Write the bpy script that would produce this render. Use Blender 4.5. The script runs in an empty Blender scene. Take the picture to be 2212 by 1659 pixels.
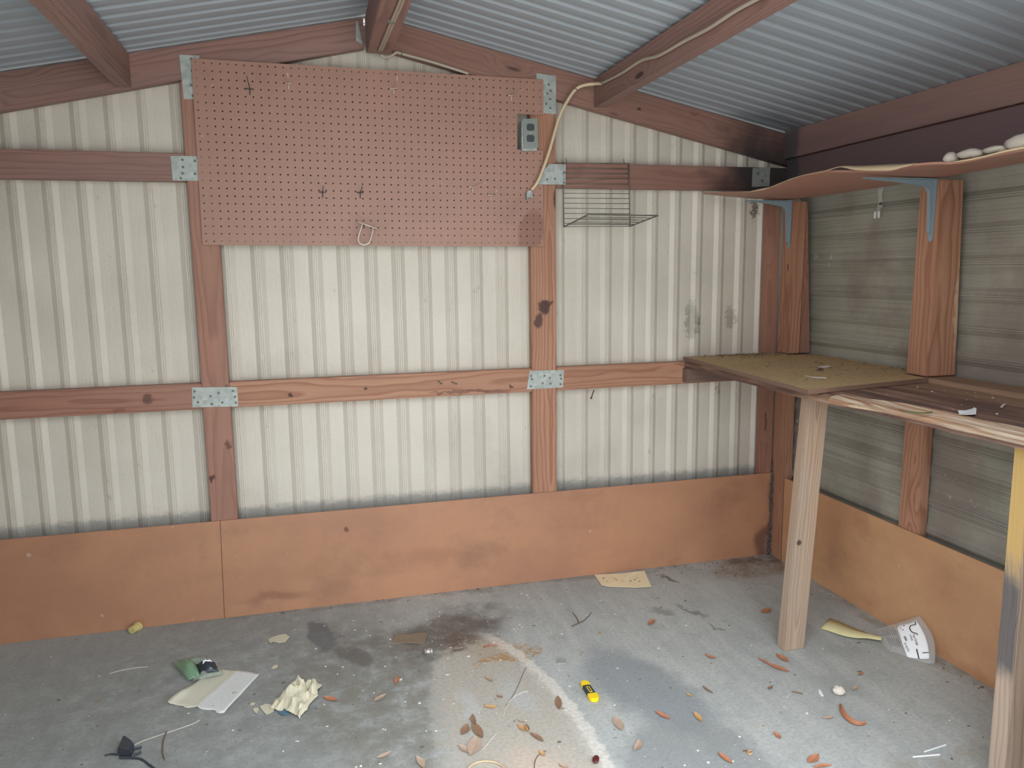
import bpy, bmesh, math, random
from mathutils import Vector, Matrix, Euler, noise as mnoise
random.seed(7)
PI = math.pi
sc = bpy.context.scene
COL = sc.collection
W, H = 2212, 1659
# ------------------------------------------------------------------ camera
F = 1663.2754
CAM_R = Euler((1.42591761, 0.01209994, -0.25756454), 'XYZ')
CAM_P = Vector((0.52701260, -2.86804568, 1.24779558))
cd = bpy.data.cameras.new('camera'); cam = bpy.data.objects.new('camera', cd); COL.objects.link(cam)
cam.location = CAM_P; cam.rotation_euler = CAM_R
cd.sensor_width = 36.0; cd.sensor_fit = 'HORIZONTAL'; cd.lens = F / W * 36.0
cd.clip_start = 0.02; cd.clip_end = 200
sc.camera = cam
RM = CAM_R.to_matrix()

def at(px, py, axis, val):
    """surveying helper: where the sight line through a photo point meets the plane axis=val"""
    d = RM @ Vector(((px - W / 2) / F, -(py - H / 2) / F, -1.0))
    return CAM_P + d * ((val - CAM_P[axis]) / d[axis])
def fl(px, py, z=0.0): return at(px, py, 2, z)
def bw(px, py, y=0.0): return at(px, py, 1, y)
def rw(px, py, x=2.45): return at(px, py, 0, x)

# ------------------------------------------------------------------ object helpers
def tag(o, label=None, cat=None, group=None, kind=None):
    if label: o['label'] = label
    if cat: o['category'] = cat
    if group: o['group'] = group
    if kind: o['kind'] = kind
    return o
def empty(name, loc=(0, 0, 0), label=None, cat=None, group=None):
    o = bpy.data.objects.new(name, None); COL.objects.link(o); o.location = loc
    o.empty_display_size = 0.05
    return tag(o, label, cat, group)
class MB:
    def __init__(s): s.v = []; s.f = []; s.m = []; s.cur = 0
    def add(s, vs, fs):
        b = len(s.v); s.v += [Vector(v) for v in vs]
        s.f += [tuple(b + i for i in f) for f in fs]; s.m += [s.cur] * len(fs); return s
    def box(s, x0, x1, y0, y1, z0, z1):
        return s.hexa([(x0, y0, z0), (x1, y0, z0), (x1, y1, z0), (x0, y1, z0), (x0, y0, z1), (x1, y0, z1), (x1, y1, z1), (x0, y1, z1)])
    def hexa(s, c):
        return s.add(c, [(0, 3, 2, 1), (4, 5, 6, 7), (0, 1, 5, 4), (1, 2, 6, 5), (2, 3, 7, 6), (3, 0, 4, 7)])
    def prism(s, poly, up):
        n = len(poly); up = Vector(up)
        vs = [Vector(p) for p in poly] + [Vector(p) + up for p in poly]
        return s.add(vs, [tuple(range(n - 1, -1, -1)), tuple(range(n, 2 * n))] + [(i, (i + 1) % n, n + (i + 1) % n, n + i) for i in range(n)])
    def tube(s, pts, r, n=8, caps=True):
        pts = [Vector(p) for p in pts]; k = len(pts)
        rr = r if isinstance(r, (list, tuple)) else [r] * k
        vs = []; prev = None
        for i, p in enumerate(pts):
            t = (pts[min(i + 1, k - 1)] - pts[max(i - 1, 0)]).normalized()
            if prev is None:
                u = t.orthogonal().normalized()
            else:
                u = (prev - t * prev.dot(t)); u = u.normalized() if u.length > 1e-6 else t.orthogonal().normalized()
            prev = u; w = t.cross(u)
            for j in range(n):
                a = 2 * PI * j / n; vs.append(p + (u * math.cos(a) + w * math.sin(a)) * rr[i])
        fs = [(i * n + j, i * n + (j + 1) % n, (i + 1) * n + (j + 1) % n, (i + 1) * n + j) for i in range(k - 1) for j in range(n)]
        if caps: fs += [tuple(range(n - 1, -1, -1)), tuple(range((k - 1) * n, k * n))]
        return s.add(vs, fs)
    def sheet(s, grid, th):
        """closed thin solid from a grid of points"""
        R_ = len(grid); C_ = len(grid[0]); g = [[Vector(p) for p in r] for r in grid]
        top = []; bot = []
        for i in range(R_):
            for j in range(C_):
                du = g[min(i + 1, R_ - 1)][j] - g[max(i - 1, 0)][j]; dv = g[i][min(j + 1, C_ - 1)] - g[i][max(j - 1, 0)]
                nn = du.cross(dv); nn = nn.normalized() if nn.length > 1e-12 else Vector((0, 0, 1))
                top.append(g[i][j] + nn * th / 2); bot.append(g[i][j] - nn * th / 2)
        n = R_ * C_; fs = []
        for i in range(R_ - 1):
            for j in range(C_ - 1):
                a, b, c, d = i * C_ + j, (i + 1) * C_ + j, (i + 1) * C_ + j + 1, i * C_ + j + 1
                fs.append((a, b, c, d)); fs.append((n + d, n + c, n + b, n + a))
        for i in range(R_ - 1):
            for j in (0, C_ - 1):
                a, b = i * C_ + j, (i + 1) * C_ + j; fs.append((a, n + a, n + b, b) if j == 0 else (b, n + b, n + a, a))
        for j in range(C_ - 1):
            for i in (0, R_ - 1):
                a, b = i * C_ + j, i * C_ + j + 1; fs.append((b, n + b, n + a, a) if i == 0 else (a, n + a, n + b, b))
        return s.add(top + bot, fs)
    def ball(s, c, rx, ry, rz, jit=0.0, nu=8, nv=6, seed=0):
        rnd = random.Random(seed); vs = [Vector(c) + Vector((0, 0, -rz))]
        for i in range(1, nv):
            p = -PI / 2 + PI * i / nv
            for j in range(nu):
                a = 2 * PI * j / nu; k = 1 + rnd.uniform(-jit, jit)
                vs.append(Vector(c) + Vector((rx * math.cos(p) * math.cos(a) * k, ry * math.cos(p) * math.sin(a) * k, rz * math.sin(p) * k)))
        vs.append(Vector(c) + Vector((0, 0, rz))); fs = []
        for j in range(nu):
            fs.append((0, 1 + (j + 1) % nu, 1 + j)); b = 1 + (nv - 2) * nu
            fs.append((b + j, b + (j + 1) % nu, len(vs) - 1))
        for i in range(nv - 2):
            for j in range(nu):
                a = 1 + i * nu; fs.append((a + j, a + (j + 1) % nu, a + nu + (j + 1) % nu, a + nu + j))
        return s.add(vs, fs)
    def build(s, name, mat, parent=None, smooth=False, bevel=0.0, local=None, fix=True):
        me = bpy.data.meshes.new(name)
        o = bpy.data.objects.new(name, me)
        vs = s.v
        if local is not None:
            inv = local.inverted(); vs = [inv @ v for v in vs]
        me.from_pydata([tuple(v) for v in vs], [], s.f)
        mats = mat if isinstance(mat, (list, tuple)) else [mat]
        for m in mats: me.materials.append(m)
        for p, mi in zip(me.polygons, s.m): p.material_index = mi
        if fix or bevel > 0:
            bm = bmesh.new(); bm.from_mesh(me)
            if fix: bmesh.ops.recalc_face_normals(bm, faces=bm.faces[:])
            if bevel > 0:
                eds = [e for e in bm.edges if len(e.link_faces) == 2 and e.calc_face_angle(0) > 0.5]
                bmesh.ops.bevel(bm, geom=eds, offset=bevel, segments=2, affect='EDGES', clamp_overlap=True)
            bm.to_mesh(me); bm.free()
        if smooth:
            for p in me.polygons: p.use_smooth = True
        COL.objects.link(o)
        if local is not None and parent is None: o.matrix_world = local
        if parent is not None:
            o.parent = parent
            inv = Matrix.Identity(4) if parent.parent is not None else Matrix.Translation(parent.location).inverted()
            o.matrix_local = inv @ local if local is not None else inv
        return o
def frame(origin, xdir, zdir):
    x = Vector(xdir).normalized(); z = Vector(zdir); z = (z - x * z.dot(x)).normalized(); y = z.cross(x)
    m = Matrix((x, y, z)).transposed().to_4x4(); m.translation = Vector(origin); return m
def timber(name, x0, x1, y0, y1, z0, z1, axis, mat, label, cat, group=None, parent=None, bevel=0.0025):
    """sawn board whose local X runs along its length (the grain)"""
    c = Vector(((x0 + x1) / 2, (y0 + y1) / 2, (z0 + z1) / 2))
    xd = {'x': (1, 0, 0), 'y': (0, 1, 0), 'z': (0, 0, 1)}[axis]; zd = (1, 0, 0) if axis == 'z' else (0, 0, 1)
    o = MB().box(x0, x1, y0, y1, z0, z1).build(name, mat, parent, bevel=bevel, local=frame(c, xd, zd))
    return tag(o, label, cat, group)
def timber8(name, corners, xdir, zdir, mat, label=None, cat=None, group=None, parent=None, bevel=0.0025):
    c = sum((Vector(p) for p in corners), Vector()) / 8
    o = MB().hexa(corners).build(name, mat, parent, bevel=bevel, local=frame(c, xdir, zdir))
    return tag(o, label, cat, group)

# ------------------------------------------------------------------ material helpers
def lin(r, g, b):
    f = lambda c: (c / 255 / 12.92) if c / 255 <= 0.04045 else ((c / 255 + 0.055) / 1.055) ** 2.4
    return (f(r), f(g), f(b), 1.0)
class NT:
    def __init__(s, name, rough=0.6, spec=0.4, metal=0.0):
        s.m = bpy.data.materials.new(name); s.m.use_nodes = True; s.t = s.m.node_tree; s.t.nodes.clear()
        s.out = s.t.nodes.new('ShaderNodeOutputMaterial'); s.b = s.t.nodes.new('ShaderNodeBsdfPrincipled')
        s.l(s.b.outputs[0], s.out.inputs[0])
        s.b.inputs['Roughness'].default_value = rough; s.b.inputs['Specular IOR Level'].default_value = spec; s.b.inputs['Metallic'].default_value = metal
        s._tc = None; s._oi = None
    def l(s, a, b): s.t.links.new(a, b)
    def set(s, sock, v):
        if isinstance(v, bpy.types.NodeSocket): s.l(v, sock)
        elif v is not None:
            try: sock.default_value = v
            except Exception: sock.default_value = tuple(v)[:3]
    def tc(s, k='Object'):
        if s._tc is None: s._tc = s.t.nodes.new('ShaderNodeTexCoord')
        return s._tc.outputs[k]
    def rnd(s):
        if s._oi is None: s._oi = s.t.nodes.new('ShaderNodeObjectInfo')
        return s._oi.outputs['Random']
    def map(s, vec, scale=(1, 1, 1), loc=(0, 0, 0), rot=(0, 0, 0), typ='POINT'):
        n = s.t.nodes.new('ShaderNodeMapping'); n.vector_type = typ; s.l(vec, n.inputs['Vector'])
        s.set(n.inputs['Location'], loc); s.set(n.inputs['Rotation'], rot); s.set(n.inputs['Scale'], scale); return n.outputs[0]
    def noise(s, vec, scale=5, detail=4, rough=0.55, dist=0.0, col=False):
        n = s.t.nodes.new('ShaderNodeTexNoise'); s.l(vec, n.inputs['Vector'])
        n.inputs['Scale'].default_value = scale; n.inputs['Detail'].default_value = detail; n.inputs['Roughness'].default_value = rough; n.inputs['Distortion'].default_value = dist
        return n.outputs['Color' if col else 'Fac']
    def vor(s, vec, scale=5, out='Distance', rand=1.0):
        n = s.t.nodes.new('ShaderNodeTexVoronoi'); s.l(vec, n.inputs['Vector']); n.inputs['Scale'].default_value = scale; n.inputs['Randomness'].default_value = rand
        return n.outputs[out]
    def ramp(s, fac, stops, interp='LINEAR'):
        n = s.t.nodes.new('ShaderNodeValToRGB'); cr = n.color_ramp; cr.interpolation = interp
        while len(cr.elements) > 1: cr.elements.remove(cr.elements[-1])
        for i, (p, c) in enumerate(stops):
            e = cr.elements[0] if i == 0 else cr.elements.new(p)
            e.position = p; e.color = c if isinstance(c, tuple) else (c, c, c, 1)
        s.set(n.inputs[0], fac); return n.outputs[0]
    def mix(s, fac, a, b, blend='MIX'):
        n = s.t.nodes.new('ShaderNodeMix'); n.data_type = 'RGBA'; n.blend_type = blend
        s.set(n.inputs[0], fac); s.set(n.inputs[6], a); s.set(n.inputs[7], b); return n.outputs[2]
    def math(s, op, a, b=None, clamp=False):
        n = s.t.nodes.new('ShaderNodeMath'); n.operation = op; n.use_clamp = clamp; s.set(n.inputs[0], a)
        if b is not None: s.set(n.inputs[1], b)
        return n.outputs[0]
    def vmath(s, op, a, b=None):
        n = s.t.nodes.new('ShaderNodeVectorMath'); n.operation = op; s.set(n.inputs[0], a)
        if b is not None: s.set(n.inputs[1], b)
        return n.outputs['Value' if op in ('LENGTH', 'DOT_PRODUCT', 'DISTANCE') else 'Vector']
    def sep(s, v):
        n = s.t.nodes.new('ShaderNodeSeparateXYZ'); s.l(v, n.inputs[0]); return n.outputs
    def comb(s, x, y, z):
        n = s.t.nodes.new('ShaderNodeCombineXYZ')
        for i, q in enumerate((x, y, z)): s.set(n.inputs[i], q)
        return n.outputs[0]
    def bump(s, h, strength=0.3, dist=0.01, base=None):
        n = s.t.nodes.new('ShaderNodeBump'); n.inputs['Strength'].default_value = strength; n.inputs['Distance'].default_value = dist; s.l(h, n.inputs['Height'])
        if base is not None: s.l(base, n.inputs['Normal'])
        return n.outputs[0]
    def col(s, c): s.set(s.b.inputs['Base Color'], c); return s
    def nrm(s, n): s.l(n, s.b.inputs['Normal']); return s
    def rgh(s, r): s.set(s.b.inputs['Roughness'], r); return s
    def blob(s, vec, cx, cy, rx, ry, rot=0.0, soft=0.5):
        """1 inside an ellipse of the XY plane, fading to 0 over the outer `soft` share"""
        v = s.map(vec, (rx, ry, 1e6), (cx, cy, 0), (0, 0, rot), 'TEXTURE')
        return s.mapr(s.vmath('LENGTH', v), 1.0, 1.0 - soft)
    def mapr(s, v, a, b):
        n = s.t.nodes.new('ShaderNodeMapRange'); n.clamp = True; n.interpolation_type = 'SMOOTHSTEP'; s.set(n.inputs[0], v)
        n.inputs[1].default_value = a; n.inputs[2].default_value = b; n.inputs[3].default_value = 0; n.inputs[4].default_value = 1; return n.outputs[0]

def plain(name, c, rough=0.6, metal=0.0, var=0.15, vs=40, spec=0.4):
    n = NT(name, rough, spec, metal); f = n.noise(n.tc(), vs, 3)
    n.col(n.mix(f, tuple(x * (1 - var) for x in c[:3]) + (1,), tuple(min(1, x * (1 + var)) for x in c[:3]) + (1,))); return n.m

def wood(name, early, late, stain=None, stain_amt=0.4, rough=0.55, ring=0.011, ringmix=0.55, fibre=0.25, knots=True, grey=None, grey_amt=0.0):
    n = NT(name, rough, 0.35)
    off = n.vmath('SCALE', n.comb(n.rnd(), n.math('MULTIPLY', n.rnd(), 7.31), n.math('MULTIPLY', n.rnd(), 3.77)))
    off.node.inputs['Scale'].default_value = 9.0
    P = n.tc(); Po = n.vmath('ADD', P, off)
    warp = n.noise(n.map(Po, (1.3, 6, 6)), 1.0, 3, 0.5)
    x, y, z = n.sep(P)
    py = n.math('ADD', y, n.math('SUBTRACT', n.math('MULTIPLY', n.rnd(), 0.10), 0.09))
    pz = n.math('ADD', z, n.math('SUBTRACT', n.math('MULTIPLY', n.math('FRACT', n.math('MULTIPLY', n.rnd(), 17.3)), 0.08), 0.04))
    r = n.math('SQRT', n.math('ADD', n.math('MULTIPLY', py, py), n.math('MULTIPLY', pz, pz)))
    r = n.math('ADD', r, n.math('MULTIPLY', warp, 0.075))
    # knots pull the rings around themselves
    if knots:
        kv = n.vor(n.map(Po, (2.3, 9, 9)), 1.0)
        kr = n.mapr(kv, 0.34, 0.06)
        r = n.math('ADD', r, n.math('MULTIPLY', kr, 0.03))
    ph = n.math('FRACT', n.math('DIVIDE', r, ring))
    ringf = n.ramp(ph, [(0.0, 0.0), (0.50, 0.22), (0.84, 1.0), (1.0, 0.0)])
    fib = n.noise(n.map(Po, (3, 170, 170)), 1.0, 3, 0.6)
    c = n.mix(n.math('MULTIPLY', ringf, ringmix), early, late)
    c = n.mix(fibre, c, n.mix(fib, tuple(v * 0.55 for v in late[:3]) + (1,), tuple(min(1, v * 1.25) for v in early[:3]) + (1,)))
    big = n.noise(n.map(Po, (1.1, 7, 7)), 1.0, 4, 0.6)
    if stain: c = n.mix(n.math('MULTIPLY', n.mapr(big, 0.42, 0.66), stain_amt), c, stain)
    if grey: c = n.mix(n.math('MULTIPLY', n.mapr(n.noise(n.map(Po, (0.9, 11, 11), (3, 1, 2)), 1.0, 4, 0.6), 0.35, 0.6), grey_amt), c, grey)
    if knots:
        kk = n.mapr(kv, 0.115, 0.06)
        c = n.mix(n.math('MULTIPLY', kk, 0.85), c, tuple(v * 0.22 for v in late[:3]) + (1,))
    n.col(c)
    n.nrm(n.bump(n.math('ADD', n.math('MULTIPLY', fib, 0.5), n.math('MULTIPLY', ringf, 0.5)), 0.25, 0.002))
    return n.m
# ------------------------------------------------------------------ materials
M_STUD = wood('red brown stained pine', lin(170, 124, 106), lin(120, 78, 66), lin(130, 90, 78), 0.5, grey=lin(168, 134, 118), grey_amt=0.35, ringmix=0.75, ring=0.013)
M_STUD2 = wood('warm orange brown pine', lin(186, 142, 116), lin(140, 90, 70), lin(152, 108, 88), 0.4, ringmix=0.85, ring=0.013)
M_BEAM = wood('dull plum brown rafter pine', lin(158, 122, 112), lin(110, 78, 74), lin(116, 92, 92), 0.5, grey=lin(150, 126, 118), grey_amt=0.3, ringmix=0.7, ring=0.015)
M_LEG = wood('weathered grey tan pine', lin(192, 166, 142), lin(116, 90, 76), lin(160, 118, 96), 0.5, ring=0.009, ringmix=0.8, fibre=0.4, grey=lin(168, 154, 140), grey_amt=0.5, knots=False)
M_EAVE = wood('dim eave pine', lin(156, 126, 120), lin(132, 104, 102), lin(118, 98, 102), 0.4, ringmix=0.3, fibre=0.15)
M_EAVE2 = wood('dark plum eave board', lin(122, 102, 106), lin(110, 90, 96), None, ringmix=0.25, fibre=0.12, knots=False)
M_CLEAT = wood('grey weathered cleat', lin(128, 106, 96), lin(96, 76, 70), None, ring=0.009, ringmix=0.5, knots=False)

# rotten scorched end of the upper rail / rafter near the corner
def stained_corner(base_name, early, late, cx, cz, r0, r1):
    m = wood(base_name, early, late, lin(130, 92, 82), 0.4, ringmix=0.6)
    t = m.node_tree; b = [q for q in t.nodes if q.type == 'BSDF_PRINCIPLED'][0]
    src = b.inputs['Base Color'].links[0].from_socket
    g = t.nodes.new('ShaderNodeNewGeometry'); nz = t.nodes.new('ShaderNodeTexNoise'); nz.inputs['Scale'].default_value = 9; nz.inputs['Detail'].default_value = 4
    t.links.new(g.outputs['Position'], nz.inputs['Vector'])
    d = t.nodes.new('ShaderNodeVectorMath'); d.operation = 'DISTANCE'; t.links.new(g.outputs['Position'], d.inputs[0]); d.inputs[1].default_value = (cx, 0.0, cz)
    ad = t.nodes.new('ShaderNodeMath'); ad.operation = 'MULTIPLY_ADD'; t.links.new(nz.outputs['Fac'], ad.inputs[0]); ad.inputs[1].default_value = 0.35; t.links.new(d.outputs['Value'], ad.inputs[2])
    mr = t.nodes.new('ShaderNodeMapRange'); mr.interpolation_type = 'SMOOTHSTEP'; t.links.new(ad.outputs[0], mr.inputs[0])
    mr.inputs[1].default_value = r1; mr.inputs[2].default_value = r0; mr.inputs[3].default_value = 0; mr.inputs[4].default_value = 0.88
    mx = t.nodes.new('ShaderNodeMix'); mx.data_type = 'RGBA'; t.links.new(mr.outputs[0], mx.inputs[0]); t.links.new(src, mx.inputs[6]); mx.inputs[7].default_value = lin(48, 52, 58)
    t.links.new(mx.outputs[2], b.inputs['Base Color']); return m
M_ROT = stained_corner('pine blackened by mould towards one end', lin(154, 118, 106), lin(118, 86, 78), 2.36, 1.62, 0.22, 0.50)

# cream embossed metal siding
def siding(name, along, c1, c2, dirt, rough=0.42):
    n = NT(name, rough, 0.5)
    P = n.tc()
    s = (22, 22, 2.2) if along == 'z' else (22, 2.2, 22)
    w = n.noise(P, 3.0, 2); 
    g = n.noise(n.map(P, tuple(v * 4.5 for v in s)), 1.0, 4, 0.65, 0.6)
    f = n.noise(n.map(P, (160, 160, 160)), 1.0, 2)
    ph = n.math('ADD', n.math('MULTIPLY', g, 0.7), n.math('MULTIPLY', f, 0.3))
    c = n.mix(n.mapr(w, 0.3, 0.7), c1, c2)
    # flecks and mildew runs
    sp = n.mapr(n.noise(n.map(P, (38, 38, 20)), 1.0, 2, 0.5), 0.70, 0.78)
    c = n.mix(n.math('MULTIPLY', sp, 0.35), c, dirt)
    c = n.mix(n.math('MULTIPLY', n.mapr(n.noise(P, 1.4, 5, 0.65), 0.52, 0.75), 0.30), c, dirt)
    if along == 'z':    # ragged darker grey band where the sheet meets the baseboard
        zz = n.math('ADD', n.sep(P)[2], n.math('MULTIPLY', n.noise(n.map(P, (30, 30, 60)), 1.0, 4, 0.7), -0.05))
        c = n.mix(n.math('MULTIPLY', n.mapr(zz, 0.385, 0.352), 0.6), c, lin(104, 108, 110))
        for (px, py, rx, rz, am) in ((1505, 690, .03, .10, .5), (1592, 690, .03, .06, .45), (1645, 450, .02, .05, .9), (1520, 700, .012, .05, .7), (1562, 845, .01, .04, .4)):
            q = bw(px, py); k = n.blob(n.comb(n.math('ADD', n.sep(P)[0], n.math('MULTIPLY', n.math('SUBTRACT', n.noise(P, 60, 4, 0.7), 0.5), 0.10)), n.math('ADD', n.sep(P)[2], n.math('MULTIPLY', n.math('SUBTRACT', n.noise(n.map(P, (1, 1, 1), (3, 0, 0)), 40, 4, 0.7), 0.5), 0.12)), 0.0), q.x, q.z, rx, rz, 0, 0.5)
            c = n.mix(n.math('MULTIPLY', k, am), c, lin(106, 102, 92))
    n.col(c); n.rgh(n.math('ADD', rough - 0.08, n.math('MULTIPLY', f, 0.2)))
    n.nrm(n.bump(ph, 0.45, 0.004)); return n
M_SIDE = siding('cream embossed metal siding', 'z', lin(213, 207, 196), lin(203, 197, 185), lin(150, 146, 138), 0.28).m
nR = siding('olive grey dusty metal siding', 'y', lin(170, 168, 156), lin(152, 151, 141), lin(114, 108, 104), 0.45)
P = nR.tc(); fine = nR.noise(nR.map(P, (150, 1.2, 150)), 1.0, 3, 0.6)
srcc = nR.b.inputs['Base Color'].links[0].from_socket
soot = nR.mapr(nR.noise(nR.map(P, (1.6, 1.6, 1.1)), 1.6, 5, 0.6), 0.46, 0.66)
srcc = nR.mix(nR.math('MULTIPLY', nR.mapr(fine, 0.45, 0.7), 0.35), srcc, lin(96, 96, 90)); c = nR.mix(nR.math('MULTIPLY', soot, 0.55), srcc, lin(124, 108, 102))
wsp = nR.mapr(nR.noise(nR.map(P, (26, 26, 26)), 1.0, 3, 0.55), 0.68, 0.78)
nR.col(nR.mix(nR.math('MULTIPLY', wsp, 0.5), c, lin(205, 205, 198)))
M_SIDER = nR.m
# roof sheet, painted pale grey below
n = NT('pale grey painted roof sheet', 0.5, 0.4)
P = n.tc(); f = n.noise(P, 2.0, 4); g = n.noise(n.map(P, (4, 120, 4)), 1.0, 2)
c = n.mix(f, lin(152, 160, 168), lin(164, 171, 179)); n.col(n.mix(n.math('MULTIPLY', n.mapr(n.noise(P, 3.3, 5, 0.65), 0.55, 0.75), 0.25), c, lin(120, 120, 126)))
n.nrm(n.bump(g, 0.12, 0.002)); M_ROOF = n.m

# tempered hardboard panels
def hardboard(name, base, light, dark, spots=()):
    n = NT(name, 0.42, 0.45)
    P = n.tc()
    a = n.noise(n.map(P, (1.2, 1.2, 1.6)), 1.5, 5, 0.6); b = n.noise(P, 55, 3, 0.6)
    c = n.mix(n.mapr(a, 0.35, 0.65), base, light)
    c = n.mix(n.math('MULTIPLY', n.mapr(n.noise(n.map(P, (2.2, 2.2, 3)), 1.3, 5, 0.65), 0.5, 0.72), 0.55), c, dark)
    c = n.mix(n.math('MULTIPLY', b, 0.22), c, dark)
    sp = n.mapr(n.noise(n.map(P, (24, 24, 24)), 1.0, 2, 0.5), 0.735, 0.80)
    c = n.mix(n.math('MULTIPLY', sp, 0.5), c, lin(205, 195, 180))
    n.col(c); n.nrm(n.bump(b, 0.06, 0.002)); return n
nb = hardboard('brown hardboard baseboard', lin(172, 126, 100), lin(188, 140, 108), lin(142, 104, 86))
P = nb.tc()
x_, y_, z_ = nb.sep(P)
src = nb.b.inputs['Base Color'].links[0].from_socket
# wet rot line rising in the corner, and a scuffed stain
Pw = nb.vmath('ADD', P, nb.vmath('SCALE', nb.noise(P, 9, 4, col=True)))
Pw.node.inputs[1].links[0].from_node.inputs['Scale'].default_value = 0.10
flat = nb.comb(nb.sep(Pw)[0], nb.sep(Pw)[2], 0.0)
c = src
for (cx, cz, rx, rz, soft, amt, cc) in [(2.47, 0.06, 0.13, 0.10, 0.25, 0.75, lin(96, 66, 62)), (2.49, 0.05, 0.10, 0.075, 0.4, 0.9, lin(140, 126, 112)),
                                        (2.47, 0.2, 0.05, 0.6, 0.7, 0.7, lin(88, 66, 58)), (0.36, 0.06, 0.16, 0.03, 0.8, 0.45, lin(118, 78, 64)),
                                        (0.62, 0.29, 0.012, 0.022, 0.5, 0.8, lin(98, 60, 48)), (0.95, 0.15, 0.22, 0.06, 0.9, 0.25, lin(128, 82, 64)),
                                        (0.50, 0.15, 0.10, 0.06, 0.9, 0.2, lin(128, 84, 66))]:
    c = nb.mix(nb.math('MULTIPLY', nb.blob(flat, cx + 0.05, cz + 0.05, rx, rz, 0, soft), amt), c, cc)
nb.col(c); M_BASE = nb.m
nr = hardboard('tan brown hardboard baseboard', lin(190, 144, 108), lin(206, 162, 122), lin(160, 116, 90))
P = nr.tc(); Pw = nr.vmath('ADD', P, nr.vmath('SCALE', nr.noise(P, 7, 4, col=True)))
Pw.node.inputs[1].links[0].from_node.inputs['Scale'].default_value = 0.10
flat = nr.comb(nr.sep(Pw)[1], nr.sep(Pw)[2], 0.0); c = nr.b.inputs['Base Color'].links[0].from_socket
for (cy, cz, ry, rz, soft, amt, cc) in [(0.05, 0.05, 0.10, 0.12, 0.6, 0.8, lin(104, 74, 64)), (-1.4, 0.0, 0.5, 0.05, 0.4, 0.4, lin(146, 92, 66)), (-0.02, 0.25, 0.05, 0.3, 0.8, 0.5, lin(98, 70, 60)), (-0.42, 0.2, 0.10, 0.25, 0.9, 0.35, lin(140, 98, 78))]:
    c = nr.mix(nr.math('MULTIPLY', nr.blob(flat, cy + 0.05, cz + 0.05, ry, rz, 0, soft), amt), c, cc)
nr.col(c); M_BASER = nr.m
npg = hardboard('brown perforated hardboard', lin(166, 127, 113), lin(170, 131, 115), lin(152, 115, 104))
P = npg.tc(); Pw = npg.vmath('ADD', P, npg.vmath('SCALE', npg.noise(P, 14, 3, col=True)))
Pw.node.inputs[1].links[0].from_node.inputs['Scale'].default_value = 0.06
flat = npg.comb(npg.sep(Pw)[0], npg.sep(Pw)[2], 0.0); c = npg.b.inputs['Base Color'].links[0].from_socket
c = npg.mix(npg.math('MULTIPLY', npg.blob(flat, 1.20, 0.09, 0.06, 0.085, -0.35, 0.25), 0.55), c, lin(120, 76, 60))
npg.col(c); M_PEG = npg.m
M_SHELF = plain('brown hardboard shelf underside', lin(172, 128, 112), 0.5, 0, 0.10, 6)
M_VENEER = plain('peeling cream veneer', lin(206, 184, 150), 0.6, 0, 0.12, 12)

# galvanised plate with spangle
n = NT('galvanised steel with spangle', 0.5, 0.5, 0.35)
P = n.tc(); v = n.vor(n.map(P, (70, 70, 70)), 1.0, 'Color'); sx = n.sep(v)[0]
c = n.mix(sx, lin(158, 166, 164), lin(182, 190, 187)); rust = n.mapr(n.noise(P, 22, 4, 0.6), 0.6, 0.78)
n.col(n.mix(n.math('MULTIPLY', rust, 0.45), c, lin(132, 128, 116))); M_GALV = n.m
M_NAIL = plain('dull nail head steel', lin(112, 112, 106), 0.5, 0.3)
M_WIRE = plain('bright zinc wire', lin(226, 216, 206), 0.3, 0.25)
M_WIRED = plain('dull grey wire', lin(104, 104, 104), 0.5, 0.4)
M_BASKET = plain('grey coated basket wire', lin(122, 120, 112), 0.45, 0.3)
M_CABLE = plain('cream cable sheath', lin(216, 196, 164), 0.5, 0, 0.06, 20)
M_CABLE2 = plain('greyed flat cable sheath', lin(178, 166, 150), 0.55, 0, 0.08, 20)
M_BLACK = plain('black plastic', lin(58, 64, 72), 0.5)
M_DARKP = plain('dark grey receptacle plastic', lin(66, 72, 76), 0.4)
M_PLATE = plain('grey steel cover plate', lin(138, 146, 142), 0.4, 0.2, 0.08)
M_BRACK = plain('blue grey enamelled bracket steel', lin(142, 164, 176), 0.4, 0.1, 0.06)
M_PAPER = plain('cream card', lin(246, 230, 192), 0.8, 0, 0.08, 14)
M_PAPERW = plain('white paper', lin(246, 248, 250), 0.75, 0, 0.03)
M_PAPERY = plain('aged cream cloth backed paper', lin(204, 198, 174), 0.85, 0, 0.10, 25)
M_INK = plain('grey black ink', lin(70, 72, 78), 0.7)
M_WHITE = plain('white plastic', lin(236, 240, 242), 0.45, 0, 0.03)
M_YELL = plain('yellow plastic', lin(242, 206, 30), 0.4, 0, 0.04)
M_CAP = plain('faded yellow plastic', lin(206, 190, 132), 0.5)
M_ROCK = plain('pale rough stone', lin(214, 204, 194), 0.9, 0, 0.15, 60)
M_FOAM = plain('off white expanded foam', lin(168, 160, 150), 0.9, 0, 0.08, 60)
M_STRING = plain('pale cotton string', lin(206, 198, 186), 0.9)
M_TWIG = plain('dry brown twig', lin(112, 92, 78), 0.9)
M_ROPE = plain('tan hemp rope', lin(186, 168, 138), 0.9, 0, 0.25, 300)
M_SEED = plain('dark red seed shell', lin(86, 34, 34), 0.3)
M_DIRT = plain('brown grey crumbs', lin(112, 98, 84), 0.95, 0, 0.4, 30)
M_CHIP = plain('white paint flecks', lin(226, 222, 214), 0.8)
M_LABELK = plain('black printed label', lin(46, 50, 60), 0.4)
M_BLUE = plain('faded blue plastic', lin(84, 118, 140), 0.5)
M_TIN = plain('pale aluminium', lin(204, 198, 192), 0.3, 0.6)
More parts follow.
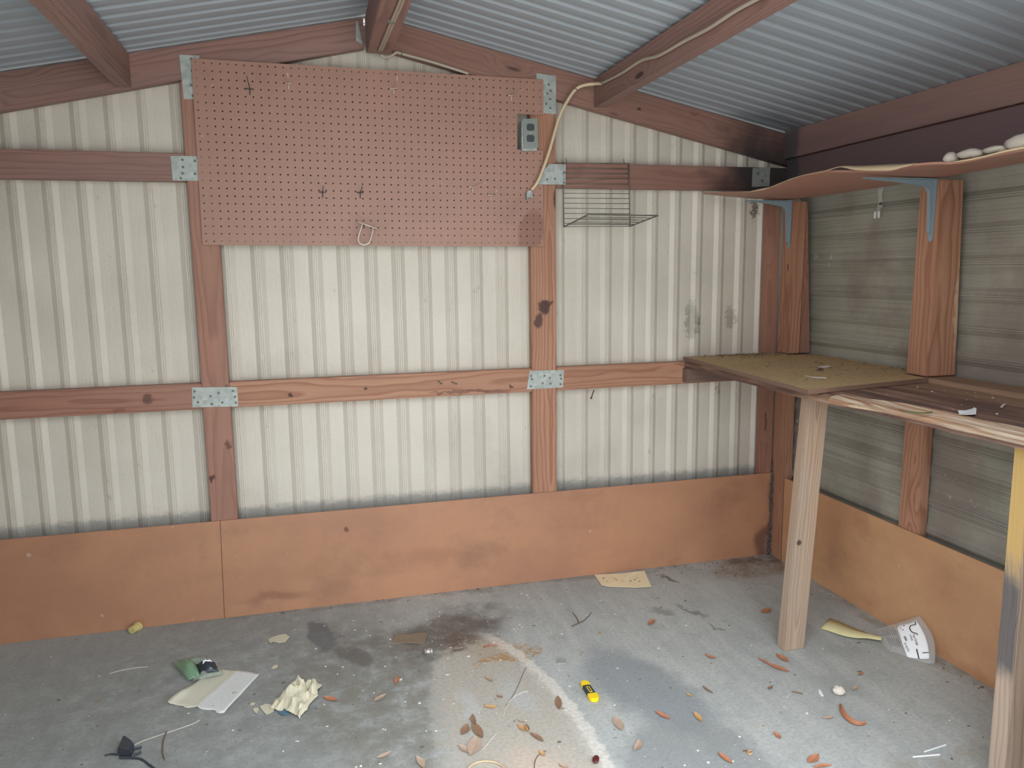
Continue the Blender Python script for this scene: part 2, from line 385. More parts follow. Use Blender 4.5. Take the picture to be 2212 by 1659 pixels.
M_CARD = plain('damp brown cardboard', lin(134, 118, 100), 0.9, 0, 0.15, 60)
M_ROTTED = plain('crumbled black rot', lin(98, 86, 80), 0.95, 0, 0.4, 60)
def leafmat(name, a, b):
    n = NT(name, 0.6, 0.3); f = n.noise(n.map(n.tc(), (60, 60, 60)), 1.0, 3)
    n.col(n.mix(f, a, b)); return n.m
LEAF = {'o': leafmat('orange brown dry leaf', lin(190, 134, 104), lin(166, 108, 80)), 'b': leafmat('brown dry leaf', lin(152, 122, 98), lin(128, 98, 76)),
        'p': leafmat('pinkish dry leaf', lin(188, 166, 148), lin(164, 140, 122)), 'y': leafmat('tan yellow dry leaf', lin(206, 168, 118), lin(180, 136, 88))}
def clear(name, tint, a, rough=0.15):
    n = NT(name, rough, 0.5); n.col(tint); n.b.inputs['Alpha'].default_value = a; return n.m
M_CLEAR = clear('clear polythene', lin(226, 228, 228), 0.24)
M_GREEN = clear('green tinted clear plastic', lin(140, 182, 146), 0.5)
M_GREENP = clear('pale clear plastic', lin(170, 186, 172), 0.42)

# newspaper: cream sheet with printed columns
n = NT('yellowed newsprint with printed columns', 0.85, 0.2); P = n.tc()
x, y, z = n.sep(P)
line = n.mapr(n.math('FRACT', n.math('MULTIPLY', y, 170.0)), 0.45, 0.6); words = n.mapr(n.noise(n.map(P, (260, 170, 1)), 1.0, 1), 0.45, 0.55)
side = n.mapr(x, 0.0, 0.004)
tx = n.math('MULTIPLY', n.math('MULTIPLY', line, words), side)
c = n.mix(side, lin(206, 204, 186), lin(212, 214, 212)); c = n.mix(n.math('MULTIPLY', tx, 0.20), c, lin(100, 104, 110))
bl = n.mapr(n.noise(n.map(P, (22, 30, 1)), 1.0, 3), 0.63, 0.74)
c = n.mix(n.math('MULTIPLY', bl, 0.5), c, lin(96, 88, 80)); n.col(c); M_NEWS = n.m

# plywood top, stained bench plank
n = NT('yellowed plywood with sawdust and dirt', 0.75, 0.3); P = n.tc()
g = n.noise(n.map(P, (3, 40, 3)), 1.0, 4); c = n.mix(g, lin(200, 176, 132), lin(176, 150, 114))
d = n.noise(P, 4.5, 5, 0.62); dd = n.noise(P, 60, 3)
xx, yy, zz = n.sep(P)
edge = n.math('ADD', n.mapr(yy, 0.10, 0.78), n.math('MULTIPLY', n.math('SUBTRACT', d, 0.5), 1.6))
c = n.mix(n.math('MULTIPLY', n.mapr(edge, 0.0, 0.9), 0.75), c, lin(130, 112, 96)); c = n.mix(n.math('MULTIPLY', n.mapr(dd, 0.52, 0.72), 0.4), c, lin(112, 96, 80))
n.col(c); n.nrm(n.bump(dd, 0.3, 0.003)); M_PLY = n.m
M_PLYE = wood('dirty plywood edge', lin(132, 104, 90), lin(96, 74, 66), None, ring=0.004, ringmix=0.5, knots=False)
n = NT('bench plank weathered dark on top', 0.7, 0.3); P = n.tc()
g = n.noise(n.map(P, (60, 3, 60)), 1.0, 5, 0.6, 0.4); h = n.noise(n.map(P, (14, 2.5, 14)), 1.0, 4)
g2 = n.mapr(g, 0.36, 0.64); c = n.mix(g2, lin(100, 76, 68), lin(166, 134, 114)); c = n.mix(n.math('MULTIPLY', n.mapr(h, 0.40, 0.60), 0.75), c, lin(96, 74, 70))
xx, yy, zz = n.sep(P)
c = n.mix(n.math('MULTIPLY', n.mapr(n.math('ADD', xx, n.math('MULTIPLY', h, 0.12)), 0.36, 0.42), 0.7), c, lin(160, 132, 108))
n.col(c); n.nrm(n.bump(g, 0.5, 0.004)); M_PLANK = n.m
n = NT('pale split sapwood along the plank edge', 0.7, 0.3); P = n.tc()
g = n.noise(n.map(P, (90, 3, 120)), 1.0, 5, 0.6, 0.5); h = n.noise(n.map(P, (10, 3, 10)), 1.0, 3)
c = n.mix(n.mapr(g, 0.35, 0.65), lin(226, 208, 184), lin(160, 122, 96)); n.col(n.mix(n.math('MULTIPLY', n.mapr(h, 0.5, 0.7), 0.7), c, lin(196, 138, 98))); n.nrm(n.bump(g, 0.5, 0.004)); M_SAP = n.m
# leg with yellow paint, then a black scorch, then bare weathered wood
m = wood('weathered leg with yellow and black paint', lin(184, 160, 140), lin(112, 90, 78), None, ring=0.012, ringmix=0.8, fibre=0.4, knots=True, grey=lin(170, 156, 142), grey_amt=0.5)
t = m.node_tree; b = [q for q in t.nodes if q.type == 'BSDF_PRINCIPLED'][0]; src = b.inputs['Base Color'].links[0].from_socket
class _W(NT):
    def __init__(s, m): s.m = m; s.t = m.node_tree; s.b = [q for q in s.t.nodes if q.type == 'BSDF_PRINCIPLED'][0]; s._tc = None; s._oi = None
w = _W(m); g = w.t.nodes.new('ShaderNodeNewGeometry'); gx, gy, gz = w.sep(g.outputs['Position']); nx = w.sep(g.outputs['True Normal'])[0]
jz = w.math('ADD', gz, w.math('MULTIPLY', w.noise(w.tc(), 16, 3), 0.10))
face = w.mapr(w.math('MULTIPLY', nx, -1.0), 0.5, 0.6)
blk = w.math('MULTIPLY', w.math('MULTIPLY', w.mapr(jz, 0.32, 0.38), w.mapr(jz, 0.66, 0.56)), face)
yel = w.math('MULTIPLY', w.mapr(jz, 0.58, 0.66), face)
c = w.mix(w.math('MULTIPLY', blk, 0.85), src, lin(78, 78, 82)); c = w.mix(w.math('MULTIPLY', yel, 0.95), c, lin(186, 154, 96)); w.col(c); M_LEGP = m

# concrete slab, stains with shapes of their own
n = NT('stained concrete slab', 0.55, 0.4); P = n.tc()
a = n.noise(P, 1.6, 6, 0.62); b = n.noise(P, 9, 5, 0.65); f = n.noise(P, 90, 3, 0.6)
st = n.noise(n.map(P, (22, 4.2, 1), (0, 0, 0), (0, 0, -0.12)), 1.0, 4, 0.6)
c = n.mix(n.mapr(a, 0.3, 0.7), lin(164, 170, 170), lin(180, 183, 180))
c = n.mix(n.math('MULTIPLY', n.mapr(st, 0.35, 0.75), 0.55), c, lin(198, 200, 196))
c = n.mix(n.math('MULTIPLY', n.mapr(b, 0.5, 0.72), 0.40), c, lin(142, 144, 140))
nz = n.vmath('SUBTRACT', n.noise(P, 5.0, 5, 0.62, col=True), (0.5, 0.5, 0.5)); nzs = n.vmath('SCALE', nz); nzs.node.inputs['Scale'].default_value = 0.22
Pw = n.vmath('ADD', P, nzs)
nz2 = n.vmath('SUBTRACT', n.noise(P, 26.0, 4, 0.62, col=True), (0.5, 0.5, 0.5)); nzs2 = n.vmath('SCALE', nz2); nzs2.node.inputs['Scale'].default_value = 0.07
Pf = n.vmath('ADD', Pw, nzs2)
Pe = n.vmath('ADD', P, nzs2)
mot = n.mapr(n.noise(P, 14, 5, 0.7), 0.30, 0.62)
mot2 = n.mapr(n.noise(P, 42, 5, 0.7), 0.36, 0.56)
lft = n.math('ADD', n.mapr(n.sep(P)[0], 0.76, 0.96), n.math('MULTIPLY', mot, 0.45), True)
STAINS = [  # centre x, y, radii, angle, softness, amount, colour, warped?, mottled?
    (0.10, -0.55, 1.05, 0.95, 0.0, 0.5, 0.55, lin(132, 138, 138), Pw, 0),
    (0.25, -0.60, 0.95, 0.85, 0.0, 0.7, 0.60, lin(112, 116, 114), Pw, 1),
    (0.70, -0.75, 0.36, 0.75, 0.15, 0.6, 0.70, lin(118, 114, 102), Pw, 1),
    (1.45, -0.86, 0.17, 0.34, 0.25, 0.5, 0.75, lin(128, 136, 142), Pw, 0),
    (1.44, -1.28, 0.22, 0.30, 0.15, 0.4, 0.65, lin(124, 128, 130), Pw, 0),
    (1.00, -1.08, 0.225, 0.72, 0.0, 0.10, 0.85, lin(190, 185, 174), Pe, 3),
    (0.995, -1.08, 0.195, 0.69, 0.0, 0.16, 0.70, lin(178, 171, 160), Pe, 3),
    (1.02, -1.42, 0.19, 0.46, 0.0, 0.5, 0.75, lin(206, 184, 164), Pw, 0),
    (0.90, -0.86, 0.035, 0.20, 0.0, 0.6, 0.6, lin(190, 194, 194), Pf, 0),
    (1.09, -0.80, 0.07, 0.12, 0.1, 0.7, 0.5, lin(186, 192, 194), Pf, 0),
    (0.92, -0.36, 0.30, 0.17, 0.25, 0.7, 0.7, lin(104, 98, 88), Pw, 0),
    (0.98, -0.34, 0.26, 0.12, 0.15, 0.5, 0.85, lin(86, 76, 70), Pf, 1),
    (0.86, -0.44, 0.16, 0.10, 0.4, 0.5, 0.75, lin(96, 90, 84), Pf, 1),
    (1.06, -0.20, 0.20, 0.09, 0.0, 0.6, 0.6, lin(96, 96, 92), Pf, 1),
    (0.68, -0.34, 0.25, 0.10, 0.1, 0.7, 0.55, lin(100, 98, 92), Pf, 1),
    (0.97, -0.43, 0.11, 0.055, 0.1, 0.6, 0.9, lin(90, 62, 54), Pf, 2),
    (1.08, -0.52, 0.11, 0.12, 0.1, 0.6, 0.65, lin(170, 156, 132), Pf, 0),
    (1.07, -0.60, 0.12, 0.04, -0.1, 0.6, 0.95, lin(172, 128, 68), Pf, 2),
    (1.16, -0.57, 0.06, 0.045, 0.3, 0.7, 0.9, lin(166, 126, 72), Pf, 2),
    (1.095, -0.48, 0.045, 0.026, 0.6, 0.5, 0.95, lin(184, 98, 48), Pf, 2),
    (1.06, -0.44, 0.09, 0.05, 0.2, 0.7, 0.7, lin(120, 104, 84), Pf, 2),
    (1.13, -0.51, 0.05, 0.03, 0.8, 0.6, 0.9, lin(176, 134, 74), Pf, 2),
    (1.06, -0.51, 0.016, 0.012, 0.0, 0.5, 0.9, lin(170, 84, 56), Pf, 0),
    (0.523, -0.24, 0.055, 0.145, 0.30, 0.45, 0.80, lin(88, 94, 100), Pw, 0),
    (0.625, -0.41, 0.055, 0.115, 0.25, 0.4, 0.78, lin(92, 88, 86), Pw, 0),
    (1.886, -0.13, 0.018, 0.085, 0.35, 0.5, 0.85, lin(92, 86, 76), Pf, 0),
    (1.84, -0.43, 0.018, 0.10, 0.30, 0.6, 0.75, lin(110, 108, 98), Pf, 0),
    (1.72, -0.40, 0.04, 0.06, 0.2, 0.6, 0.6, lin(118, 120, 112), Pf, 0),
    (1.88, -0.60, 0.012, 0.05, 0.45, 0.6, 0.7, lin(98, 92, 86), Pf, 0),
    (2.0, -1.0, 0.05, 0.12, 0.4, 0.8, 0.22, lin(120, 122, 116), Pf, 0),
    (1.9, -1.42, 0.40, 0.06, 0.15, 0.5, 0.40, lin(150, 134, 112), Pf, 1),
    (2.35, -0.12, 0.32, 0.13, 0.1, 0.5, 0.85, lin(136, 118, 96), Pf, 1),
    (2.40, -0.05, 0.20, 0.08, 0.0, 0.5, 0.8, lin(92, 80, 70), Pf, 1),
    (2.42, -0.9, 0.035, 1.0, 0.0, 0.7, 0.6, lin(130, 118, 100), Pf, 1),
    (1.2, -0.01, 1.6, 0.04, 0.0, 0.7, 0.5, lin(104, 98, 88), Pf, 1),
    (0.05, -1.0, 0.10, 0.10, 0.0, 0.6, 0.35, lin(150, 140, 126), Pf, 1)]
for (cx, cy, rx, ry, rot, soft, amt, cc, vec, mo) in STAINS:
    k = n.math('MULTIPLY', n.blob(vec, cx, cy, rx, ry, rot, soft), amt)
    if mo: k = n.math('MULTIPLY', k, {1: mot, 2: mot2, 3: lft}[mo])
    c = n.mix(k, c, cc)
rim = n.math('MULTIPLY', n.math('SUBTRACT', n.blob(Pe, 1.00, -1.08, 0.232, 0.735, 0, 0.05), n.blob(Pe, 0.985, -1.09, 0.215, 0.71, 0, 0.08)), n.mapr(n.sep(P)[0], 1.00, 1.12))
c = n.mix(n.math('MULTIPLY', n.math('MAXIMUM', rim, 0.0), 0.75), c, lin(222, 218, 210))
# white scratch marks and pits
c = n.mix(n.math('MULTIPLY', n.mapr(n.noise(P, 70, 2, 0.5), 0.70, 0.76), 0.6), c, lin(206, 206, 200))
c = n.mix(n.math('MULTIPLY', n.mapr(n.noise(n.map(P, (1, 1, 1), (5, 3, 1)), 46, 3, 0.6), 0.66, 0.74), 0.6), c, lin(88, 86, 82))
c = n.mix(n.math('MULTIPLY', n.mapr(f, 0.35, 0.7), 0.26), c, lin(104, 106, 102)); c = n.mix(n.math('MULTIPLY', n.mapr(n.noise(P, 320, 2, 0.6), 0.4, 0.68), 0.16), c, lin(206, 206, 200))
n.col(c); n.rgh(n.math('ADD', 0.42, n.math('MULTIPLY', b, 0.25)))
n.nrm(n.bump(n.math('ADD', n.math('MULTIPLY', b, 0.5), n.math('MULTIPLY', f, 0.25)), 0.12, 0.004)); M_FLOOR = n.m
M_GROUND_UNSEEN = plain('pale unseen ground bouncing daylight', lin(204, 199, 190), 0.9, 0, 0.12, 8)

# ------------------------------------------------------------------ the room
XL = -0.87; XR = 2.45; YF = -1.80
RIDGE_X = 0.80; RIDGE_Z = 2.135; SL = 0.21
def roofz(x): return RIDGE_Z - SL * abs(x - RIDGE_X)
def struct(o): o['kind'] = 'structure'; return o
# floor slab
mb = MB(); mb.box(XL - 0.12, XR + 0.18, YF - 0.9, 0.12, -0.15, 0.0)
struct(tag(mb.build('floor', M_FLOOR), 'stained grey concrete shed floor with rust and dark oil marks', 'floor'))
mb = MB(); mb.box(-14, 16, -24, YF - 0.92, -0.30, -0.04)  # unseen ground outside, kept pale to bounce daylight under the roof
struct(tag(mb.build('ground', M_GROUND_UNSEEN), 'unseen pale ground outside the open end of the shed, bouncing daylight inside', 'ground'))
# ribbed siding
PROF = [(0.0, 0.0), (0.0165, 0.0098), (0.0200, 0.0098), (0.0212, 0.0080), (0.0224, 0.0098), (0.0272, 0.0098), (0.0284, 0.0080), (0.0296, 0.0098), (0.0335, 0.0098), (0.050, 0.0)]
def ribs(u0, u1, start, pitch):
    pts = [(u0, 0.0)]; k = math.floor((u0 - start) / pitch) - 1
    while start + k * pitch < u1:
        for (a, d) in PROF:
            u = start + k * pitch + a * pitch / 0.1
            if u0 < u < u1: pts.append((u, d))
        k += 1
    pts.append((u1, 0.0)); return pts
def ribsheet(pts, base, lo, hi, axis, th=0.004):
    """pts (u, d): corrugated sheet; axis 'back' u=x, ribs along z; 'right' u=z, ribs along y"""
    mb = MB()
    for i in range(len(pts) - 1):
        (u, d), (u2, d2) = pts[i], pts[i + 1]
        if axis == 'back':
            l0, h0, l1, h1 = lo, hi(u), lo, hi(u2)
            q = [(u, base - d, l0), (u2, base - d2, l1), (u2, base - d2, h1), (u, base - d, h0)]; nv = (0, th, 0)
        else:
            q = [(base - d, lo, u), (base - d2, lo, u2), (base - d2, hi, u2), (base - d, hi, u)]; nv = (th, 0, 0)
        b = len(mb.v); n4 = [Vector(p) for p in q]
        mb.add(n4 + [p + Vector(nv) for p in n4], [(0, 1, 2, 3), (7, 6, 5, 4), (0, 4, 5, 1), (2, 6, 7, 3)])
    return mb
mb = MB()
topz = lambda x: roofz(x) - 0.012
for (u0, u1, st, pi_) in [(XL - 0.05, 0.195, -0.412, 0.1032), (0.195, 1.41, 0.832, 0.0996), (1.41, XR + 0.16, 1.561, 0.1000)]:
    pts = ribs(u0, u1, st, pi_)
    q = ribsheet(pts, 0.052, 0.0, topz, 'back'); mb.add(q.v, q.f)
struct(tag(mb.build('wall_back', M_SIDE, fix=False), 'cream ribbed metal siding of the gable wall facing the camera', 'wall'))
mb = MB(); q = ribsheet(ribs(0.0, 0.857, 0.355, 0.1), 2.492, YF, 0.075, 'right'); mb.add(q.v, q.f)
q = ribsheet(ribs(0.857, 1.792, 0.930, 0.1), 2.565, YF, 0.075, 'right'); mb.add([(2.480, YF, .857), (2.569, YF, .857), (2.569, .075, .857), (2.480, .075, .857), (2.480, YF, .859), (2.569, YF, .859), (2.569, .075, .859), (2.480, .075, .859)], [(0, 3, 2, 1), (4, 5, 6, 7)]); mb.add(q.v, q.f)
struct(tag(mb.build('wall_right', M_SIDER, fix=False), 'olive grey siding with horizontal ribs on the right side wall', 'wall'))
mb = MB(); q = ribsheet(ribs(0.0, roofz(XL) - 0.01, 0.05, 0.1), 0, YF, 0.04, 'right')
mb.add([(XL - 0.02 - v.x, v.y, v.z) for v in q.v], q.f)
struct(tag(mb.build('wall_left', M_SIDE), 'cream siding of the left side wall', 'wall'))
# unseen front wall, added with its doorway narrowed to shape the daylight
for (a, b, lab) in ((XL - .05, 0.0, 'cream siding of the added, unseen front wall left of the doorway'), (1.90, XR + .11, 'cream siding of the added, unseen front wall right of the doorway')):
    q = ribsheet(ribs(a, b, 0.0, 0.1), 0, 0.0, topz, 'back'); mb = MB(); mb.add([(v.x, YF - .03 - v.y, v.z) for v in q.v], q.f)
    struct(tag(mb.build('wall_front_unseen', M_SIDE), lab, 'wall'))
# corrugated roof, two slopes
def roof(name, x0, x1, label):
    mb = MB(); pitch = 0.072; npit = int((0.16 - (YF - 0.15)) / pitch)
    prof = [(0.0, 0.0), (0.30, -0.0012), (0.60, 0.0), (0.70, 0.010), (0.86, 0.010), (0.96, 0.0)]
    gx = [x0 + (x1 - x0) * i / 4 for i in range(5)]
    rows = []
    for j in range(npit):
        for (a, d) in prof:
            y = 0.16 - pitch * (j + a); rows.append([(x, y, roofz(x) + 0.012 + d) for x in gx])
    return struct(tag(mb.sheet(rows, 0.002).build(name, M_ROOF), label, 'ceiling'))
roof('ceiling', RIDGE_X, XR + 0.35, 'underside of the pale corrugated roof right of the ridge')
roof('ceiling', XL - 0.35, RIDGE_X, 'underside of the pale corrugated roof left of the ridge')

# ------------------------------------------------------------------ baseboards
xs0, xs1 = 0.180, 0.172
mb = MB().hexa([(XL, -0.006, 0.0), (xs1 - .001, -0.006, 0.0), (xs1 - .001, -0.0003, 0.0), (XL, -0.0003, 0.0), (XL, -0.006, 0.37), (xs0 - .001, -0.006, 0.37), (xs0 - .001, -0.0003, 0.37), (XL, -0.0003, 0.37)])
struct(tag(mb.build('baseboard_back', M_BASE, bevel=0.0008), 'brown hardboard panel along the floor left of the vertical joint', 'baseboard'))
mb = MB().hexa([(xs1 + .001, -0.006, 0.0), (2.436, -0.006, 0.0), (2.436, -0.0003, 0.0), (xs1 + .001, -0.0003, 0.0), (xs0 + .001, -0.006, 0.37), (2.436, -0.006, 0.37), (2.436, -0.0003, 0.37), (xs0 + .001, -0.0003, 0.37)])
struct(tag(mb.build('baseboard_back', M_BASE, bevel=0.0008), 'long brown hardboard panel along the floor from the joint to the corner', 'baseboard'))
mb = MB().box(2.443, 2.449, YF + 0.02, -0.008, 0.0, 0.368)
struct(tag(mb.build('baseboard_right', M_BASER, bevel=0.0008), 'tan brown hardboard panel along the floor of the right wall', 'baseboard'))
# crumbled rot in the corner joint
mb = MB(); rnd = random.Random(3)
for i in range(150):
    z = rnd.random() ** 1.2 * 0.42; w_ = 0.012 * (1 - z * 1.2)
    mb.ball((2.438 + rnd.uniform(-w_, w_ * .4), -0.010 + rnd.uniform(-w_, 0.003), z), rnd.uniform(.002, .006), rnd.uniform(.002, .006), rnd.uniform(.003, .011), 0.4, 5, 4, i)
tag(mb.build('corner_rot', M_ROTTED), 'dark crumbled rot filling the corner joint between the brown baseboards', 'dirt', kind='stuff')

# ------------------------------------------------------------------ timber frame
G_POST = 'upright timber posts'; G_RAIL = 'horizontal timber rails'; 
YB = 0.038
def bwall(name, x0, x1, z0, z1, axis, mat, label, cat, group):
    return timber(name, x0, x1, 0.0005, YB, z0, z1, axis, mat, label, cat, group)
bwall('timber_post', 0.1490, 0.2398, 0.0, 1.889, 'z', M_STUD, 'red brown upright post at the left edge of the pegboard', 'post', G_POST)
bwall('timber_post', 1.3592, 1.4590, 0.0, 1.885, 'z', M_STUD2, 'red brown upright post under the right edge of the pegboard, with a dark burnt knot', 'post', G_POST)
bwall('timber_post', 2.378, 2.4395, 0.0, 1.56, 'z', M_STUD, 'narrow upright post on the gable wall in the far right corner', 'post', G_POST)
bwall('timber_rail', XL, 0.1480, 1.5630, 1.6564, 'x', M_BEAM, 'upper rail on the gable wall left of the pegboard', 'rail', G_RAIL)
bwall('timber_rail', 1.4600, 2.500, 1.5630, 1.6564, 'x', M_ROT, 'upper rail right of the pegboard, blackened by mould towards the corner', 'rail', G_RAIL)
bwall('timber_rail', XL, 0.1480, 0.7805, 0.8722, 'x', M_STUD, 'lower rail on the gable wall left of the left post', 'rail', G_RAIL)
bwall('timber_rail', 0.2408, 1.3582, 0.7805, 0.8722, 'x', M_STUD2, 'lower rail between the two posts below the pegboard', 'rail', G_RAIL)
bwall('timber_rail', 1.4600, 2.3770, 0.7805, 0.8722, 'x', M_STUD2, 'lower rail running from the right post to the bench', 'rail', G_RAIL)
# rafters lying against the gable
def rafter(xa, xb, la, lb, mat, label):
    ta, tb = roofz(xa) + 0.002, roofz(xb) + 0.002
    c = [(xa, 0.0005, la), (xb, 0.0005, lb), (xb, YB, lb), (xa, YB, la), (xa, 0.0005, ta), (xb, 0.0005, tb), (xb, YB, tb), (xa, YB, ta)]
    return timber8('rafter', c, (xb - xa, 0, tb - ta), (0, 0, 1), mat, label, 'rafter', 'sloping rafters on the gable')
rafter(XL, 0.758, 1.663, 2.028, M_BEAM, 'sloping rafter on the gable from the ridge down to the left')
rafter(0.858, 2.555, 2.019, 1.6465, M_ROT, 'sloping rafter on the gable from the ridge down to the right corner')
# ridge board and purlins
def purl(name, x0, x1, zb, mat, label, cat, gap=0.001):
    t0, t1 = roofz(x0) + 0.001, roofz(x1) + 0.001; y0, y1 = YF + 0.05, -0.001
    c = [(x0, y0, zb), (x1, y0, zb), (x1, y1, zb), (x0, y1, zb), (x0, y0, t0), (x1, y0, t1), (x1, y1, t1), (x0, y1, t0)]
    return timber8(name, c, (0, 1, 0), (0, 0, 1), mat, label, cat, 'boards running under the roof')
purl('ridge_board', 0.764, 0.852, 2.010, M_BEAM, 'reddish ridge board overhead with a flat cable stapled below', 'roof board')
purl('purlin', 1.612, 1.660, 1.862, M_BEAM, 'purlin under the right roof slope carrying the cream cable', 'roof board')
purl('purlin', -0.048, 0.000, 1.860, M_BEAM, 'purlin under the left roof slope', 'roof board')
# eave boards on the right wall
timber('eave_board', 2.440, 2.478, YF + 0.05, -0.002, 1.690, 1.799, 'y', M_EAVE, 'upper eave board under the low edge of the right roof', 'eave board', 'eave boards')
timber('eave_board', 2.456, 2.545, YF + 0.05, -0.002, 1.545, 1.688, 'y', M_EAVE2, 'dark lower eave board just above the wall shelf', 'eave board', 'eave boards')
# right wall posts: lower halves against the siding, upper halves standing on the bench
G_R = 'posts on the right wall'
timber('timber_post', XR, 2.480, -0.832, -0.738, 0.0, 0.842, 'z', M_STUD2, 'short brown post on the right wall below the bench', 'post', G_R)
timber('timber_post', 2.4405, 2.480, -0.090, -0.002, 0.0, 0.842, 'z', M_STUD2, 'corner post of the right wall below the bench', 'post', G_R)
def rpost(x0, x1, y0, y1, mat, label, xt=None):
    xt = xt or x1; za, zb = 0.897, 1.514
    c = [(x0, y0, za), (x1, y0, za), (x1, y1, za), (x0, y1, za), (x0, y0 - .012, zb), (xt, y0 - .012, zb), (xt, y1 - .012, zb), (x0, y1 - .012, zb)]
    return timber8('timber_post', c, (0, 0, 1), (1, 0, 0), mat, label, 'post', G_R)
rpost(2.440, 2.553, -0.832, -0.742, M_STUD2, 'broad brown post standing on the bench, with the larger shelf bracket', 2.520)
rpost(2.4405, 2.492, -0.085, -0.004, M_STUD2, 'brown corner post standing on the bench, with the smaller shelf bracket', 2.492)
rpost(2.496, 2.548, -0.080, -0.030, M_STUD, 'rough edged board behind the corner post above the bench', 2.500)

# the burnt knot
def spots(m, pts, warp=0.02, wscale=28):
    """knots and scorch marks at surveyed places on a board"""
    w = _W(m); t = w.t; g = t.nodes.new('ShaderNodeNewGeometry').outputs['Position']
    nz = w.vmath('SCALE', w.vmath('SUBTRACT', w.noise(g, wscale, 3, col=True), (.5, .5, .5))); nz.node.inputs['Scale'].default_value = warp * 2
    gp = w.vmath('ADD', g, nz); c = w.b.inputs['Base Color'].links[0].from_socket
    for (p, r, amt, cc) in pts:
        v = w.map(gp, tuple(r), tuple(p), (0, 0, 0), 'TEXTURE')
        c = w.mix(w.math('MULTIPLY', w.mapr(w.vmath('LENGTH', v), 1.0, 0.55), amt), c, cc)
    w.col(c)
DK = lin(70, 48, 44); DK2 = lin(92, 60, 50)
spots(M_STUD2, [(bw(1176, 664), (.030, .05, .034), .9, lin(66, 44, 46)), (bw(1165, 692), (.022, .05, .034), .85, lin(74, 50, 50)), (bw(1185, 652), (.026, .05, .012), .8, lin(74, 50, 50)),
                (bw(627, 853), (.014, .05, .008), .9, DK), (bw(790, 841), (.012, .05, .007), .85, DK), (bw(1105, 835), (.012, .05, .006), .85, DK), (bw(1000, 846), (.16, .05, .008), .6, lin(98, 64, 56)),
                (bw(1075, 845), (.07, .05, .012), .5, lin(98, 64, 56)), (rw(1701, 578, 2.44), (.05, .006, .022), .9, DK), (Vector((2.54, -.845, 1.14)), (.022, .03, .21), .75, lin(206, 178, 146)), (bw(1040, 1023 * .1 + 900), (.004, .05, .006), .5, DK)])
spots(M_STUD, [(bw(318, 862), (.026, .05, .020), .75, lin(92, 66, 60)), (bw(256, 888), (.03, .05, .008), .5, lin(104, 72, 62)), (bw(457, 1035), (.012, .05, .020), .85, DK), (bw(494, 962), (.014, .05, .022), .75, DK2), (bw(489, 835), (.010, .05, .012), .7, DK2),
               (bw(1655, 910), (.008, .05, .05), .7, lin(76, 56, 52))])
spots(M_LEG, [(at(1725, 1172, 1, -.79), (.011, .03, .012), .9, lin(72, 56, 54))], 0.004)
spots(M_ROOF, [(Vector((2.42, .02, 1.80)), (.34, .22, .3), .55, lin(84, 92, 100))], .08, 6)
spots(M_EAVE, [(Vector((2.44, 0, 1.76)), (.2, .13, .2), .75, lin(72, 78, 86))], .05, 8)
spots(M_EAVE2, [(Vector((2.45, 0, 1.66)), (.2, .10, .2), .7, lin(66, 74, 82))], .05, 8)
spots(M_ROT, [(bw(1382, 233), (.012, .05, .010), .9, lin(60, 46, 46)), (bw(1500, 245), (.02, .05, .006), .4, DK2)])

# ------------------------------------------------------------------ pegboard with real holes
BX, BZ, BANG = 0.1856, 1.3509, 0.00753
NXH, NZH, IN = 48, 24, 0.0254
YP = -0.0028
def peg_local(px, py):
    p = at(px, py, 1, YP - .006); dx, dz = p.x - BX, p.z - BZ; c, s = math.cos(-BANG), math.sin(-BANG)
    return (dx * c + dz * s, -dx * s + dz * c)
cu0, cz0 = peg_local(1124, 328); cu1, cz1 = peg_local(1168, 256)
ci0, ci1 = round(cu0 / IN), round(cu1 / IN); cj0, cj1 = round(cz0 / IN), round(cz1 / IN)
bm = bmesh.new(); vc = {}
def V(x, y, z):
    k = (round(x, 5), round(y, 5), round(z, 5))
    if k not in vc: vc[k] = bm.verts.new(k)
    return vc[k]
hole_r = 0.0028
for i in range(NXH):
    for j in range(NZH):
        if ci0 <= i < ci1 and cj0 <= j < cj1: continue
        x0, z0 = i * IN, j * IN; cx, cz = x0 + IN / 2, z0 + IN / 2; h = IN / 2
        outer = [(1, 0), (1, 1), (0, 1), (-1, 1), (-1, 0), (-1, -1), (0, -1), (1, -1)]
        for k in range(8):
            a, b = outer[k], outer[(k + 1) % 8]; ha, hb = 2 * PI * k / 8, 2 * PI * (k + 1) / 8
            for y in (0.0, -0.006):
                q = [V(cx + a[0] * h, y, cz + a[1] * h), V(cx + b[0] * h, y, cz + b[1] * h), V(cx + hole_r * math.cos(hb), y, cz + hole_r * math.sin(hb)), V(cx + hole_r * math.cos(ha), y, cz + hole_r * math.sin(ha))]
                bm.faces.new(q if y == 0.0 else q[::-1])
            bm.faces.new([V(cx + hole_r * math.cos(t_), y, cz + hole_r * math.sin(t_)) for (t_, y) in ((ha, 0.0), (hb, 0.0), (hb, -.006), (ha, -.006))])
for e in [e for e in bm.edges if len(e.link_faces) == 1 and e.verts[0].co.y == 0.0 and e.verts[1].co.y == 0.0]:
    a, b = e.verts; bm.faces.new([a, b, V(b.co.x, -.006, b.co.z), V(a.co.x, -.006, a.co.z)])
bmesh.ops.recalc_face_normals(bm, faces=bm.faces[:])
me = bpy.data.meshes.new('pegboard'); bm.to_mesh(me); bm.free(); me.materials.append(M_PEG)
peg = bpy.data.objects.new('pegboard', me); COL.objects.link(peg); peg.location = (BX, YP, BZ); peg.rotation_euler = (0, BANG, 0)
tag(peg, 'large brown pegboard fixed across the two posts of the gable wall', 'pegboard')

